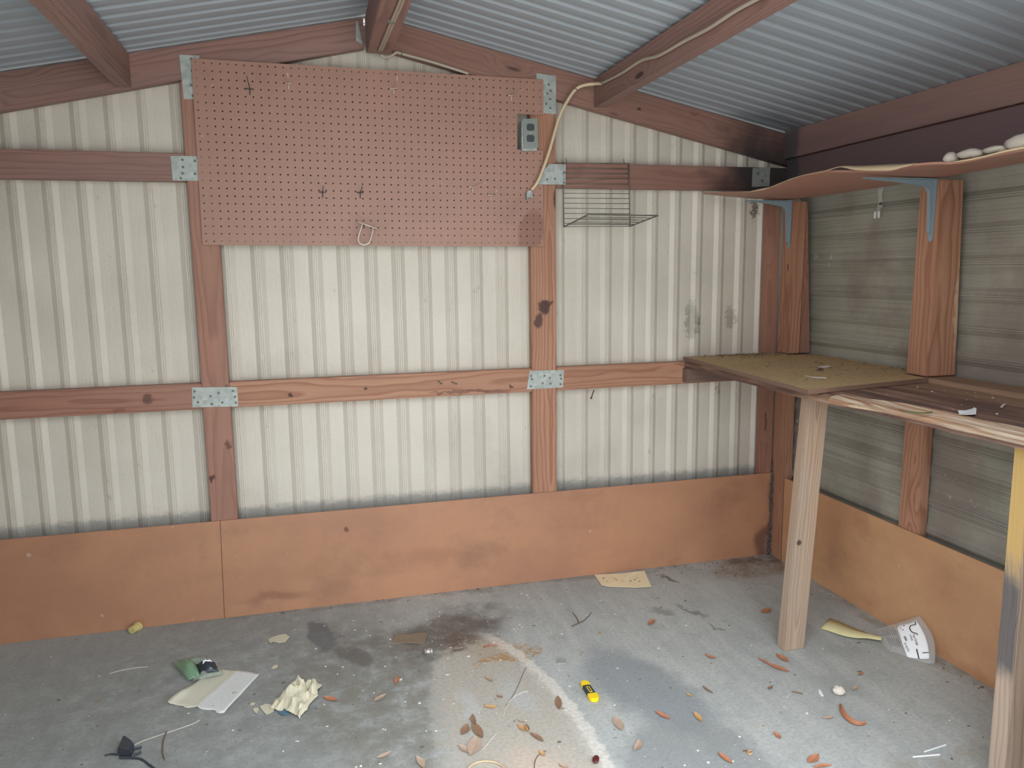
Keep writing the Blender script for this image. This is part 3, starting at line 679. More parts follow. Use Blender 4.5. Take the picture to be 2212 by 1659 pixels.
# galvanised mending plates
def plate(quad, nails, label, y=-0.0015, th=0.0014):
    pts = [bw(px, py, y) for px, py in quad]
    mb = MB().prism(pts, (0, th - .0002, 0)); mb.cur = 1
    for (a, b) in nails:
        p = (pts[0] * (1 - a) + pts[1] * a) * (1 - b) + (pts[3] * (1 - a) + pts[2] * a) * b
        mb.add([p + Vector((.0042 * math.cos(PI * k / 4), -.0012, .0042 * math.sin(PI * k / 4))) for k in range(8)] + [p + Vector((.0046 * math.cos(PI * k / 4), .0004, .0046 * math.sin(PI * k / 4))) for k in range(8)],
               [tuple(range(8))] + [(k, (k + 1) % 8, 8 + (k + 1) % 8, 8 + k) for k in range(8)])
    return tag(mb.build('mending_plate', [M_GALV, M_NAIL]), label, 'metal plate', 'galvanised plates over the timber joints')
plate([(387, 118), (430, 120), (438, 214), (397, 214)], [(.6, .08), (.58, .35), (.45, .68), (.5, .92)], 'galvanised plate strip beside the top left corner of the pegboard')
plate([(368, 337), (452, 337), (454, 391), (373, 390)], [(.3, .15), (.62, .2), (.3, .45), (.28, .7), (.6, .72), (.22, .9)], 'galvanised plate joining the upper rail to the left post')
plate([(414, 837), (512, 836), (515, 878), (416, 880)], [(.06, .2), (.04, .5), (.12, .75), (.4, .45), (.42, .85), (.58, .3), (.65, .78), (.9, .2), (.94, .5), (.95, .8)], 'galvanised plate joining the lower rail to the left post')
plate([(1144, 801), (1219, 799), (1216, 837), (1138, 841)], [(.07, .28), (.1, .45), (.1, .85), (.45, .3), (.6, .42), (.42, .7), (.64, .75), (.9, .3), (.93, .5), (.92, .8)], 'galvanised plate joining the lower rail to the right post')
plate([(1159, 158), (1201, 164), (1201, 247), (1159, 243)], [(.62, .25), (.72, .4), (.55, .48), (.7, .62), (.5, .75), (.72, .85)], 'galvanised plate above the outlet at the top of the right post')
plate([(1186, 354), (1222, 355), (1222, 399), (1152, 398)], [(.35, .75), (.62, .72), (.95, .4), (.95, .9)], 'bent galvanised plate behind the cream cable at the right post', y=-0.0105)
plate([(1626, 363), (1664, 361), (1662, 402), (1624, 404)], [(.3, .3), (.6, .7)], 'dark galvanised plate at the blackened end of the upper rail')
plate([(769, 46), (773, 46), (783, 96), (769, 88)], [], 'sliver of galvanised plate where the left rafter meets the ridge board')

# duplex outlet in the cut out
oc = at(1145, 288, 1, -0.03)
ot = empty('power_outlet', oc, 'grey steel duplex power outlet set in the cut out of the pegboard', 'outlet')
cp = [at(px, py, 1, -0.03) for px, py in ((1129, 257), (1161, 255), (1163, 319), (1132, 320))]
MB().prism(cp, (0, 0.003, 0)).build('cover_plate', M_PLATE, ot, bevel=0.0008)
for (px, py) in ((1146, 275), (1146, 299)):
    c0 = at(px, py, 1, -0.0305); pts = []
    for k in range(16):
        a = 2 * PI * k / 16; x = max(-.0145, min(.0145, .0175 * math.cos(a))); pts.append(c0 + Vector((x, 0, max(-.0125, min(.0125, .0155 * math.sin(a))))))
    rc = MB().prism(pts, (0, -0.002, 0)).build('receptacle', M_DARKP, ot, bevel=0.0005)
    mb = MB()
    for (dx, w_) in ((-.006, .001), (.006, .001)): mb.box(c0.x + dx - w_, c0.x + dx + w_, c0.y - .0024, c0.y - .0018, c0.z - .002, c0.z + .006)
    mb.box(c0.x - .002, c0.x + .002, c0.y - .0024, c0.y - .0018, c0.z - .0095, c0.z - .006)
    mb.build('slots', M_BLACK, rc)
c0 = at(1146, 287, 1, -0.0305); MB().ball(c0, .0022, .0012, .0022).build('screw', M_WIRE, ot, True)
bc = [at(px, py, 1, -0.024) for px, py in ((1127, 260), (1158, 258), (1160, 326), (1127, 326))]
MB().prism(bc, (0, 0.03, 0)).build('box', M_GALV, ot, bevel=0.001)

# ------------------------------------------------------------------ cables
def smooth(pts, n=6):
    pts = [Vector(p) for p in pts]; out = []
    for i in range(len(pts) - 1):
        p0, p1, p2, p3 = pts[max(i - 1, 0)], pts[i], pts[i + 1], pts[min(i + 2, len(pts) - 1)]
        for k in range(n):
            t = k / n; out.append(0.5 * ((2 * p1) + (p2 - p0) * t + (2 * p0 - 5 * p1 + 4 * p2 - p3) * t * t + (3 * p1 - p0 - 3 * p2 + p3) * t ** 3))
    out.append(pts[-1]); return out
zr = 2.0048
ra = [Vector((.812, YF + .06, zr)), Vector((.818, -1.0, zr)), fl(884, -60, zr), fl(868, 0, zr), fl(848, 47, zr), fl(833, 83, zr), fl(821, 110, zr)]
cb = empty('flat_cable', ra[0], 'grey flat twin cable stapled under the ridge board and along the right rafter', 'cable')
mb = MB()
for s in (-.0042, .0042): mb.tube([p + Vector((s, 0, 0)) for p in smooth(ra, 4)], .0044)
mb.build('ridge_run', M_CABLE2, cb, True)
rb = [bw(821, 118, -.014), bw(830, 123, -.012), bw(839, 123, -.010), bw(848, 119, -.008), bw(857, 113, -.006), bw(868, 116, -.006), bw(930, 133, -.006), bw(975, 147, -.005), bw(1012, 159, -.004)]
MB().tube(smooth(rb, 5), .0052).build('rafter_run', M_CABLE2, cb, True)
mb = MB()
p = fl(845, 48, zr - .004); mb.box(p.x - .012, p.x + .012, p.y - .002, p.y + .002, p.z - .003, p.z + .0085)
mb.build('staple', M_NAIL, cb); mb = MB()
p = bw(868, 116, -.008); mb.box(p.x - .002, p.x + .002, p.y - .004, p.y + .008, p.z - .007, p.z + .010)
mb.build('staple', M_NAIL, cb)
xp = 1.6045
rc_ = [rw(px, py, xp) for px, py in ((1700, -38), (1632, 0), (1590, 23), (1530, 62), (1480, 88), (1435, 114), (1415, 123), (1385, 131), (1345, 157), (1322, 169), (1300, 180))]
rc_ = [Vector((xp, YF + .06, 1.915)), Vector((xp, -1.45, 1.925))] + rc_
cb = empty('power_cable', rc_[0], 'cream cable running down the right purlin and drooping to the pegboard', 'cable')
MB().tube(smooth(rc_, 5), .0052).build('purlin_run', M_CABLE2, cb, True)
rd = [rc_[-1], bw(1285, 181, -.07), bw(1262, 184, -.05), bw(1245, 192, -.035), bw(1230, 211, -.032), bw(1210, 248, -.032), bw(1197, 290, -.032), bw(1188, 322, -.032), bw(1178, 352, -.032), bw(1166, 383, -.030), bw(1157, 400, -.026), bw(1148, 410, -.018)]
MB().tube(smooth(rd, 6), .0062).build('drop_run', M_CABLE, cb, True)
for q in (rc_[-1] + Vector((-.004, 0.002, 0)), bw(1243, 193, -.035)):
    mb = MB(); mb.tube([q + Vector((-.009, 0, .006)), q + Vector((0, -.008, 0)), q + Vector((.009, 0, -.006))], .0016, 6); mb.build('staple', M_NAIL, cb)
g0 = bw(1144, 419, -.020)
mb = MB(); mb.box(g0.x - .010, g0.x + .006, -.028, -.0090, g0.z - .014, g0.z + .012); mb.box(g0.x - .014, g0.x - .010, -.034, -.0090, g0.z - .020, g0.z + .004); mb.box(g0.x + .002, g0.x + .006, -.036, -.028, g0.z - .018, g0.z + .002)
mb.build('connector', M_GALV, cb, bevel=.001)

# ------------------------------------------------------------------ pegboard hooks
def hook(px, py, d, dark, label, rise=0.01, stem=0.020):
    p = bw(px, py, YP - .0085); m = M_WIRED if dark else M_WIRE
    o = empty('peg_hook', p, label, 'hook', 'wire hooks on the pegboard')
    MB().tube([p + Vector((-.012, 0, 0)), p + Vector((.012, 0, 0))], .0019, 8).build('crossbar', m, o, True)
    MB().tube([p + Vector((0, -.002, .001)), p + Vector((0, -.003, -stem))], .0017, 8).build('stem', m, o, True)
    MB().tube([p + Vector((0, 0, .001)), p + Vector((0, -d * .8, rise * .3)), p + Vector((0, -d, rise))], .0016, 8).build('prong', m, o, True)
hook(540, 192, .14, True, 'dark wire hook near the top left of the pegboard')
hook(623, 180, .10, False, 'bright wire hook at the top of the pegboard, left of centre')
hook(850, 191, .13, False, 'bright wire hook at the top centre of the pegboard')
hook(1104, 206, .14, False, 'bright wire hook below the top right plate of the pegboard', rise=-.012)
hook(697, 415, .10, True, 'dark wire hook low on the pegboard, left one of a pair')
hook(778, 416, .11, True, 'dark wire hook low on the pegboard just above the wire loop')
hook(1020, 404, .22, False, 'long wire hook low on the right of the pegboard', rise=-.01)
hook(1060, 422, .10, False, 'short bright wire hook under the long one on the right', rise=.008)
yl = YP - .034
lp = bw(790, 500, yl); o = empty('loop_hook', lp, 'bright wire loop hook hanging askew at the lower edge of the pegboard', 'hook')
MB().tube([bw(773, 479, yl), bw(816, 495, yl)], .0022).build('crossbar', M_WIRE, o, True)
u = [bw(783, 484, yl), bw(776, 506, yl - .004), bw(774, 518, yl - .005), bw(778, 526, yl - .006), bw(786, 529, yl - .006), bw(794, 527, yl - .006), bw(800, 519, yl - .005), bw(807, 492, yl)]
MB().tube(smooth(u, 5), .0022).build('loop', M_WIRE, o, True)
for q in ((787, 484), (809, 492)):
    a = bw(q[0], q[1], yl); MB().tube([a, Vector((a.x, YP - .0066, a.z - .006)), ], .0019).build('peg', M_WIRED, o, True)

# ------------------------------------------------------------------ wire basket hung on the upper rail
yb = -0.008; dF = -0.165
L = lambda px, py, y=yb: bw(px, py, y)
bo = empty('wire_rack', L(1217, 350), 'grey wire rack shelf hung from two nails on the upper rail', 'wire rack')
MB().tube([L(1216, 350), L(1218, 490)], .0028).build('upright', M_BASKET, bo, True)
MB().tube([L(1358, 352), L(1361, 489)], .0028).build('upright', M_BASKET, bo, True)
mb = MB()
for py in (352, 364, 374.5, 385, 397, 417.5, 428, 439, 450, 461, 472, 482.5):
    t_ = (py - 350) / 140; mb.tube([L(1216 + 2 * t_, py), L(1358 + 3 * t_, py + 1)], .0013, 6)
mb.build('back_bars', M_BASKET, bo, True)
a0, b0 = L(1218, 490), L(1361, 489); a1, b1 = bw(1271, 463.5, dF), bw(1420, 466, dF)
MB().tube(smooth([a0, a0.lerp(a1, .5), a1 + (a0 - a1) * .06, a1 + (b1 - a1) * .04, a1.lerp(b1, .5), b1 + (a1 - b1) * .04, b1 + (b0 - b1) * .06, b0.lerp(b1, .5), b0], 4), .0028).build('rim', M_BASKET, bo, True)
mb = MB()
for t_ in (0.02, .2, .4, .6, .8): mb.tube([a0.lerp(a1, t_), b0.lerp(b1, t_)], .0013, 6)
mb.build('shelf_bars', M_BASKET, bo, True)
for (px, py) in ((1221, 349), (1345, 351)):
    p = L(px, py, 0); MB().tube([p + Vector((.008, -.0006, -.006)), p + Vector((0, -.012, .002)), p + Vector((-.004, -.02, .010))], .0016, 6).build('nail', M_NAIL, bo, True)

# ------------------------------------------------------------------ nails driven in the rails
def nail(p, q, r, label, m=M_NAIL):
    mb = MB(); mb.tube([p, q], r, 6); d = (Vector(q) - Vector(p)).normalized(); mb.tube([Vector(q) - d * .001, Vector(q) + d * .001], r * 2.1, 8)
    tag(mb.build('nail', m), label, 'nail', 'bent nails in the rails')
p = bw(1283, 843, -.001); nail(p, bw(1277, 860, -.03), .0024, 'rusty nail hanging from the lower rail right of the post', M_TWIG)
p = bw(946, 823, -.001); nail(p, bw(954, 829, -.025), .0017, 'bent nail in the lower rail, left of two side by side')
p = bw(975, 825, -.001); nail(p, bw(986, 829, -.025), .0017, 'bent nail in the lower rail, right of two side by side')

# ------------------------------------------------------------------ wall shelf, sagging hardboard on two brackets
front = [(1517, 418), (1580, 416), (1640, 412), (1700, 391), (1735, 380), (1775, 371), (1820, 370), (1860, 370), (1920, 369), (1965, 358), (2010, 353), (2060, 352), (2090, 348), (2150, 335), (2212, 323)]
FX = 2.08
fpts = smooth([rw(px, py, FX) for px, py in front], 3)
fpts[0].y = -0.003
y = fpts[-1].y
while y > -1.62: y -= .15; fpts.append(Vector((FX, y, 1.507)))
def wallz(y): return 1.529 + 0.006 * math.sin(y * 3)
grid = []
for p in fpts:
    row = []
    for k in range(7):
        t_ = k / 6; x = FX + (2.452 - FX) * t_; yy = p.y
        z = p.z * (1 - t_) ** 1.6 + wallz(yy) * (1 - (1 - t_) ** 1.6); row.append((x, min(yy, -.003), z))
    grid.append(row)
tag(MB().sheet(grid, .006).build('wall_shelf', M_SHELF, smooth=False), 'sagging brown hardboard shelf high on the right wall', 'shelf')
# the peeling face veneer, curled up along the front edge
def strip(pairs, lean, label):
    g = []
    for (a, b) in pairs:
        p = rw(a[0], a[1], FX - .012); q = rw(b[0], b[1], FX - .012); q = Vector((q.x + lean, q.y, q.z))
        m_ = p.lerp(q, .5) + Vector((-.008, 0, 0)); g.append([p, m_, q])
    G = []
    for j in range(3): G.append(smooth([r[j] for r in g], 4))
    tag(MB().sheet([list(r) for r in zip(*G)], .0012).build('veneer_strip', M_VENEER, smooth=True), label, 'veneer', 'veneer peeling off the wall shelf')
strip([((1618, 415), (1620, 411)), ((1645, 411), (1648, 404)), ((1665, 405), (1668, 402)), ((1700, 390), (1704, 386)), ((1735, 379), (1739, 376)), ((1765, 374), (1768, 372)), ((1790, 368), (1792, 363)), ((1815, 361), (1815, 358)), ((1845, 367), (1843, 358)), ((1885, 369), (1882, 356)), ((1925, 368), (1922, 354)), ((1948, 362), (1950, 353)), ((1968, 357), (1970, 352))], .02, 'curled cream veneer peeling off the front of the wall shelf near the corner')
strip([((2055, 351), (2055, 349)), ((2090, 347), (2088, 341)), ((2125, 340), (2122, 334)), ((2165, 330), (2162, 323)), ((2212, 321), (2210, 312)), ((2260, 312), (2258, 303))], .02, 'cream veneer edge under the foam lumps on the wall shelf')
for i, (px, py, rx, rz, lab) in enumerate(((2054, 340, .017, .012, 'leftmost pale foam lump on the front edge of the wall shelf'), (2094, 332, .034, .011, 'flat wide pale foam lump second along the wall shelf edge'), (2149, 323, .030, .008, 'thin pale foam lump third along the wall shelf edge'), (2203, 307, .034, .017, 'largest pale foam lump at the right end of the wall shelf edge'))):
    p = rw(px, py, FX + .006); mb = MB(); mb.ball((p.x, p.y, p.z), .018, rx, rz, 0.12, 12, 8, i); mb.ball((p.x + .004, p.y - rx * .5, p.z - rz * .3), .014, rx * .6, rz * .8, 0.12, 10, 6, i + 9)
    tag(mb.build('foam_lump', M_FOAM, smooth=True), lab, 'foam', 'foam lumps on the wall shelf')
def bracket(yc, zt, zb, reach, label, xw=2.440):
    o = empty('shelf_bracket', (xw, yc, zb), label, 'bracket', 'blue grey shelf brackets')
    n = 10; w0 = .013
    # upright leg: tapered pressed strip with rounded foot and raised rib
    pts = [(w0, zt), (-w0, zt), (-.009, zb + .012)] + [(-.009 * math.cos(PI * k / 8), zb + .012 - .012 * math.sin(PI * k / 8)) for k in range(1, 8)] + [(.009, zb + .012)]
    MB().prism([(xw - .0005, yc + a, z) for a, z in pts], (-.004, 0, 0)).build('upright_leg', M_BRACK, o, bevel=.001)
    pts = [(0, w0), (0, -w0), (-reach, -.006), (-reach, .006)]
    MB().prism([(xw - .0005 + a, yc + b, zt - .004) for a, b in pts], (0, 0, .004)).build('arm', M_BRACK, o, bevel=.001)
    r = .030; prof = [(xw - .004, zb + .02), (xw - .013, zb + .03), (xw - .020, zt - .05)] + [(xw - .020 - r + r * math.cos(PI / 2 * k / 6), zt - .022 - r + r * math.sin(PI / 2 * k / 6)) for k in range(7)] + [(xw - reach * .55, zt - .012), (xw - reach + .01, zt - .0045), (xw - .004, zt - .0045)]
    MB().prism([(x, yc - .006, z) for x, z in prof], (0, .012, 0)).build('rib', M_BRACK, o, bevel=.0025)
bracket(-.812, 1.519, 1.325, .262, 'larger blue grey shelf bracket on the broad post')
bracket(-.062, 1.519, 1.326, .205, 'smaller blue grey shelf bracket on the corner post')
# clear plastic hanger against the siding
p0 = rw(1907, 404, 2.545); p1 = rw(1899, 470, 2.545)
o = empty('plastic_hanger', p0, 'clear plastic hanging strip on the siding between the brackets', 'plastic strip')
g = []
for k in range(9):
    t_ = k / 8; c_ = p0.lerp(p1, t_); w_ = .012 + .003 * math.sin(k * 1.7); dx = -.006 - .004 * math.sin(k * 1.1)
    g.append([(2.545 + dx, c_.y + w_, c_.z), (2.541 + dx, c_.y, c_.z + .002), (2.545 + dx, c_.y - w_, c_.z)])
MB().sheet(g, .001).build('strip', M_CLEAR, o, True)
for s in (-1, 1): MB().box(2.532, 2.538, p1.y + s * .010 - .003, p1.y + s * .010 + .003, p1.z - .002, p1.z + .022).build('clip', M_WHITE, o, bevel=.001)
MB().ball((2.538, p0.lerp(p1, .55).y - .008, p0.lerp(p1, .55).z), .003, .007, .005, .3).build('residue', M_DARKP, o)
# ------------------------------------------------------------------ workbench
ZP = 0.894
bench = empty('workbench', (2.2, -0.8, 0.0), 'timber workbench along the right wall with a yellowed plywood square in the corner', 'workbench')
A, B, C = Vector((2.005, -.003, ZP)), fl(1746, 842, ZP), fl(1986, 818, ZP)
poly = [A, B, C, Vector((2.437, -.842, ZP)), Vector((2.437, -.735, ZP)), Vector((2.546, -.735, ZP)), Vector((2.546, -.098, ZP)), Vector((2.437, -.098, ZP)), Vector((2.437, -.003, ZP))]
mb = MB(); n_ = len(poly); dz = Vector((0, 0, -.014))
mb.add(poly, [tuple(range(n_))[::-1]]); mb.add([p + dz for p in poly], [tuple(range(n_))]); mb.cur = 1
mb.add(poly + [p + dz for p in poly], [(i, (i + 1) % n_, n_ + (i + 1) % n_, n_ + i) for i in range(n_)])
o = mb.build('plywood_top', [M_PLY, M_PLYE], bench); o['label'] = 'yellowed square of plywood'
# plank with a split waney front edge
st = [(-.003, 2.012), (-.30, 2.004), (-.62, 1.998), (-.846, 1.991), (-.962, 1.990), (-1.134, 2.010), (-1.363, 2.008), (-1.556, 2.016), (-1.74, 2.02)]
def fx(y):
    for (a, xa), (b, xb) in zip(st, st[1:]):
        if b <= y <= a: return xa + (xb - xa) * (a - y) / (a - b)
    return st[-1][1]
rows = []; N_ = 70
for k in range(N_ + 1):
    y = -.003 - (1.74 - .003) * k / N_; f_ = fx(y); wob = mnoise.noise(Vector((y * 9, .3, 0))) * .006 + mnoise.noise(Vector((y * 34, 1.3, 0))) * .003
    wane = max(0.0, min(1.0, (-y - .80) / .35)); xf = f_ + wob * wane
    xt = xf + .004 + wane * (.084 + mnoise.noise(Vector((y * 7, 4, 0))) * .018); zt = .8785; zw = zt - wane * .010; zb2 = .8785 - .030
    rows.append([(2.437, y, zt), (xt, y, zt), (xf + .35 * (xt - xf), y, zw + wane * .003), (xf, y, zw - .002 - wane * .004), (xf + .002 + wane * .006, y, zb2 + .010 * wane), (xf + .012, y, zb2), (2.437, y, zb2)])
mb = MB(); nC = 7; vs = [p for r in rows for p in r]; fs = []; mi = []
for i in range(N_):
    for j in range(nC):
        a, b = i * nC + j, i * nC + (j + 1) % nC; fs.append((a, b, b + nC, a + nC)); y = rows[i][0][1]
        mi.append(1 if (j in (1, 2, 3) and y < -.93) else 0)
fs += [tuple(range(nC)), tuple(range(N_ * nC, N_ * nC + nC))]; mi += [0, 0]
b0_ = len(mb.v); mb.v += [Vector(p) for p in vs]; mb.f += fs; mb.m += mi
o = mb.build('plank', [M_PLANK, M_SAP], bench, local=frame((2.0, -1.1, .87), (1, 0, 0), (0, 0, 1))); o['label'] = 'dark plank with a pale split front edge'
MB().box(2.440, 2.546, -1.74, -.737, .862, .8935).build('wall_ledge', M_PLANK, bench)
timber('cleat', 2.004, 2.375, -.038, -.001, .790, .8470, 'x', M_CLEAT, None, None, parent=bench)
def leg(foot, top, mat):
    c = [Vector(p) for p in foot] + [Vector(p) for p in top]
    return timber8('leg', c, c[4] - c[0], (1, 0, 0), mat, parent=bench, bevel=.002)
leg([(1.985, -.790, 0), (2.061, -.790, 0), (2.061, -.748, 0), (1.985, -.748, 0)], [(2.033, -.796, .847), (2.106, -.796, .847), (2.106, -.756, .847), (2.033, -.756, .847)], M_LEG)
leg([(2.050, -1.562, 0), (2.142, -1.562, 0), (2.142, -1.514, 0), (2.050, -1.514, 0)], [(2.056, -1.550, .847), (2.146, -1.550, .847), (2.146, -1.508, .847), (2.056, -1.508, .847)], M_LEGP)['label'] = 'leg with yellow paint and a black scorch'
# things lying on the bench
def flake(name, outline, z, th, mat, label, cat, group=None, axis=2, curl=0.0, parent=None):
    """flat scrap whose outline is surveyed on the plane z, lightly curled"""
    pts = [fl(px, py, z) for px, py in outline]; c = sum(pts, Vector()) / len(pts)
    mb = MB(); ctr = c + Vector((0, 0, curl * .3)); top = []; 
    for p in pts: top.append(p + Vector((0, 0, curl * mnoise.noise(p * 25.0) * 1.2 + abs(curl) * .5)))
    n = len(pts); vs = top + [ctr] + [p - Vector((0, 0, th)) for p in top] + [ctr - Vector((0, 0, th))]
    fs = [(i, (i + 1) % n, n) for i in range(n)] + [(n + 1 + (i + 1) % n, n + 1 + i, 2 * n + 1) for i in range(n)] + [(i, n + 1 + i, n + 1 + (i + 1) % n, (i + 1) % n) for i in range(n)]
    mb.add([v + Vector((0, 0, th + .0005)) for v in vs], fs)
    return tag(mb.build(name, mat, parent), label, cat, group)
zk = .8787
flake('plastic_scrap', [(2069, 891), (2086, 889), (2100, 887), (2104, 885), (2109, 889), (2108, 899), (2102, 902), (2085, 900), (2072, 896)], zk, .001, M_WHITE, 'bluish white plastic scrap lying on the dark bench plank', 'scrap', curl=.006)
flake('plastic_scrap', [(2160, 882), (2166, 876), (2174, 874), (2169, 878), (2165, 884)], zk, .001, M_CHIP, 'small white curl of plastic near the right end of the bench plank', 'scrap', curl=.004)
flake('paper_scrap', [(1767, 793), (1775, 791), (1790, 790), (1796, 792), (1782, 795), (1770, 796)], ZP + .0005, .0006, M_CHIP, 'small torn white scrap in the middle of the plywood bench top', 'scrap')
flake('wood_chip', [(1767, 797), (1773, 796), (1779, 798), (1777, 801), (1769, 802)], ZP + .0005, .003, M_TWIG, 'dark brown chip next to the white scrap on the plywood', 'chip')
flake('wood_splinter', [(1737, 812), (1750, 814), (1785, 816), (1786, 818), (1755, 816)], ZP + .0005, .001, M_CHIP, 'pale thin splinter near the front corner of the plywood', 'splinter')
gp = smooth([fl(px, py, zk + .002) for px, py in ((1942, 885), (1955, 889), (1975, 891), (1995, 892), (2010, 891), (2014, 889))], 4)
tag(MB().tube(gp, [.001 + .0016 * math.sin(PI * i / (len(gp) - 1)) for i in range(len(gp))], 6).build('grass_blade', plain('dull green blade', lin(84, 88, 58), .7), smooth=True), 'dull green dry blade lying along the pale edge of the bench', 'grass blade')
rnd = random.Random(11)
mb = MB()
for i in range(420):      # sawdust, grit and droppings heaped at the back of the plywood
    u = rnd.random(); 
    if i < 260: x, y = 2.30 + abs(rnd.gauss(0, .16)) * rnd.choice((-1, 1)) * .6, -.012 - abs(rnd.gauss(0, .05))
    elif i < 340: x, y = 2.54 - abs(rnd.gauss(0, .05)), rnd.uniform(-.7, -.10)
    else: x, y = rnd.uniform(2.03, 2.40), rnd.uniform(-.78, -.05)
    if not (2.02 < x < 2.55) or (x > 2.43 and not -.73 < y < -.10): continue
    s_ = rnd.uniform(.0010, .0034); mb.cur = 0 if rnd.random() < .45 else 1
    mb.ball((x, y, ZP + s_ * .75 + .0004), s_ * rnd.uniform(.8, 2.2), s_, s_ * .6, .35, 5, 3, i)
tag(mb.build('dust_crumbs', [M_DIRT, plain('dry straw bits', lin(150, 128, 98), .9)]), 'brown crumbs and sawdust heaped at the back of the plywood', 'dust', kind='stuff')
mb = MB()
for i in range(46):
    x, y = rnd.choice((rnd.uniform(2.12, 2.42), rnd.uniform(2.34, 2.43))), rnd.uniform(-1.7, -.9); s_ = rnd.choice((.0008, .0012, .0012, .0026)); mb.ball((x, y, zk + s_ * .7 + .0004), s_ * 1.6, s_, s_ * .5, .3, 5, 3, i)
tag(mb.build('plaster_crumbs', M_CHIP), 'white crumbs scattered over the dark bench plank', 'crumbs', kind='stuff')
# ------------------------------------------------------------------ litter on the floor
# newspaper sheet
nA, nB, nC_, nD = fl(562, 1456), fl(484, 1541), fl(362, 1521), fl(464, 1443)
org = (nA + nB + nC_ + nD) / 4
xd = ((nA + nB) - (nC_ + nD)).normalized()
fr = frame(org, xd, (0, 0, 1)); g = []
for i in range(19):
    u = i / 18; row = []
    for j in range(19):
        v = j / 18; p = (nC_ * (1 - u) + nB * u) * (1 - v) + (nD * (1 - u) + nA * u) * v
        z = .0015 + .004 * abs(mnoise.noise(p * 9)) + .010 * max(0, .12 - u) / .12 * (.5 + .5 * math.sin(v * 9)) + .003 * math.exp(-((u - .52) / .03) ** 2)
        e = .012 * mnoise.noise(Vector((u * 7, v * 7, 2))) * (1 if v < .05 or u < .05 else 0); row.append(p + Vector((e, e, z)))
    g.append(row)
tag(MB().sheet(g, .0006).build('newspaper', M_NEWS, smooth=True, local=fr), 'yellowed newspaper sheet lying on the floor at the left', 'newspaper')
# green clear bag with black label
o = empty('plastic_packet', fl(425, 1455), 'crumpled green and clear plastic packet with a black label on the newspaper corner', 'packet')
def patch(quad, n, hgt, seed, th=.0006):
    q = [Vector(p) for p in quad]; g = []
    for i in range(n + 1):
        u = i / n; r = []
        for j in range(n + 1):
            v = j / n; p = (q[0] * (1 - u) + q[1] * u) * (1 - v) + (q[3] * (1 - u) + q[2] * u) * v
            k = math.sin(PI * u) * math.sin(PI * v); r.append(p + Vector((0, 0, .006 + hgt * (.35 + k) * (.6 + .8 * abs(mnoise.noise(Vector((u * 4 + seed, v * 4, seed))))))))
        g.append(r)
    return MB().sheet(g, th)
patch([fl(372, 1439), fl(408, 1477), fl(440, 1468), fl(420, 1436)], 9, .030, 1).build('green_half', M_GREEN, o, True)
patch([fl(414, 1468), fl(418, 1478), fl(484, 1462), fl(476, 1450)], 8, .020, 5).build('clear_front', M_GREENP, o, True)
patch([fl(384, 1438), fl(420, 1450), fl(452, 1438), fl(446, 1424)], 8, .022, 8).build('clear_back', M_GREENP, o, True)
LQ = [fl(424, 1447), fl(433, 1470), fl(474, 1462), fl(464, 1442)]
def lpt(u, v, lift=0.0):
    p = (LQ[0] * (1 - u) + LQ[1] * u) * (1 - v) + (LQ[3] * (1 - u) + LQ[2] * u) * v; k = math.sin(PI * u) * math.sin(PI * v)
    return p + Vector((0, 0, .010 + lift + .034 * (.35 + k) * (.75 + .35 * abs(mnoise.noise(Vector((u * 3 + 3, v * 3, 3)))))))
pl_ = MB().sheet([[lpt(i / 9, j / 9) for j in range(10)] for i in range(10)], .001).build('label', M_LABELK, o, True)
mb = MB()
for (u0, u1, v0, v1) in ((.40, .48, .30, .72), (.56, .62, .26, .70), (.40, .62, .28, .32), (.44, .60, .68, .74)):
    mb.sheet([[lpt(u0 + (u1 - u0) * i / 4, v0 + (v1 - v0) * j / 6, .0013) for j in range(7)] for i in range(5)], .0004)
mb.build('print', M_PAPERW, pl_)
# crumpled sheet and its torn bits
o = empty('crumpled_paper', fl(640, 1520), 'crumpled cream paper heap right of the newspaper', 'paper')
def crump(quad, n, hgt, seed, mat, name):
    q = [Vector(p) for p in quad]; g = []
    for i in range(n + 1):
        u = i / n; r = []
        for j in range(n + 1):
            v = j / n; p = (q[0] * (1 - u) + q[1] * u) * (1 - v) + (q[3] * (1 - u) + q[2] * u) * v
            w = Vector((u * 1.7 + seed, v * 1.7, seed * .7)); f1 = abs(mnoise.noise(w)); f2 = abs(mnoise.noise(w * 2.3))
            ed = min(u, v, 1 - u, 1 - v); jag = Vector((mnoise.noise(w * 5), mnoise.noise(w * 5 + Vector((9, 0, 0))), 0)) * .012 * max(0, 1 - ed * 8)
            r.append(p + jag + Vector((0, 0, .002 + hgt * .85 * (1 - .75 * f1 * 2.2 + .35 * f2) * min(1, ed * 3 + .28))))
        g.append(r)
    return MB().sheet(g, .0009).build(name, mat, o)
crump([fl(628, 1482), fl(594, 1530), fl(648, 1545), fl(668, 1485)], 9, .042, 2.0, M_PAPERY, 'fold')
crump([fl(655, 1498), fl(616, 1535), fl(648, 1556), fl(686, 1508)], 8, .034, 5.0, M_PAPERY, 'fold')
crump([fl(662, 1484), fl(650, 1505), fl(682, 1510), fl(696, 1482)], 7, .040, 9.0, M_PAPERY, 'fold')
crump([fl(618, 1494), fl(584, 1532), fl(612, 1540), fl(640, 1500)], 7, .022, 13.0, M_PAPERY, 'fold')
crump([fl(642, 1478), fl(628, 1492), fl(658, 1502), fl(664, 1482)], 6, .050, 17.0, M_PAPERY, 'fold')
flake('plastic_scrap', [(600, 1532), (618, 1534), (624, 1546), (612, 1548), (601, 1541)], 0, .002, M_BLUE, 'faded blue scrap poking out below the crumpled cream paper', 'scrap', curl=.004)
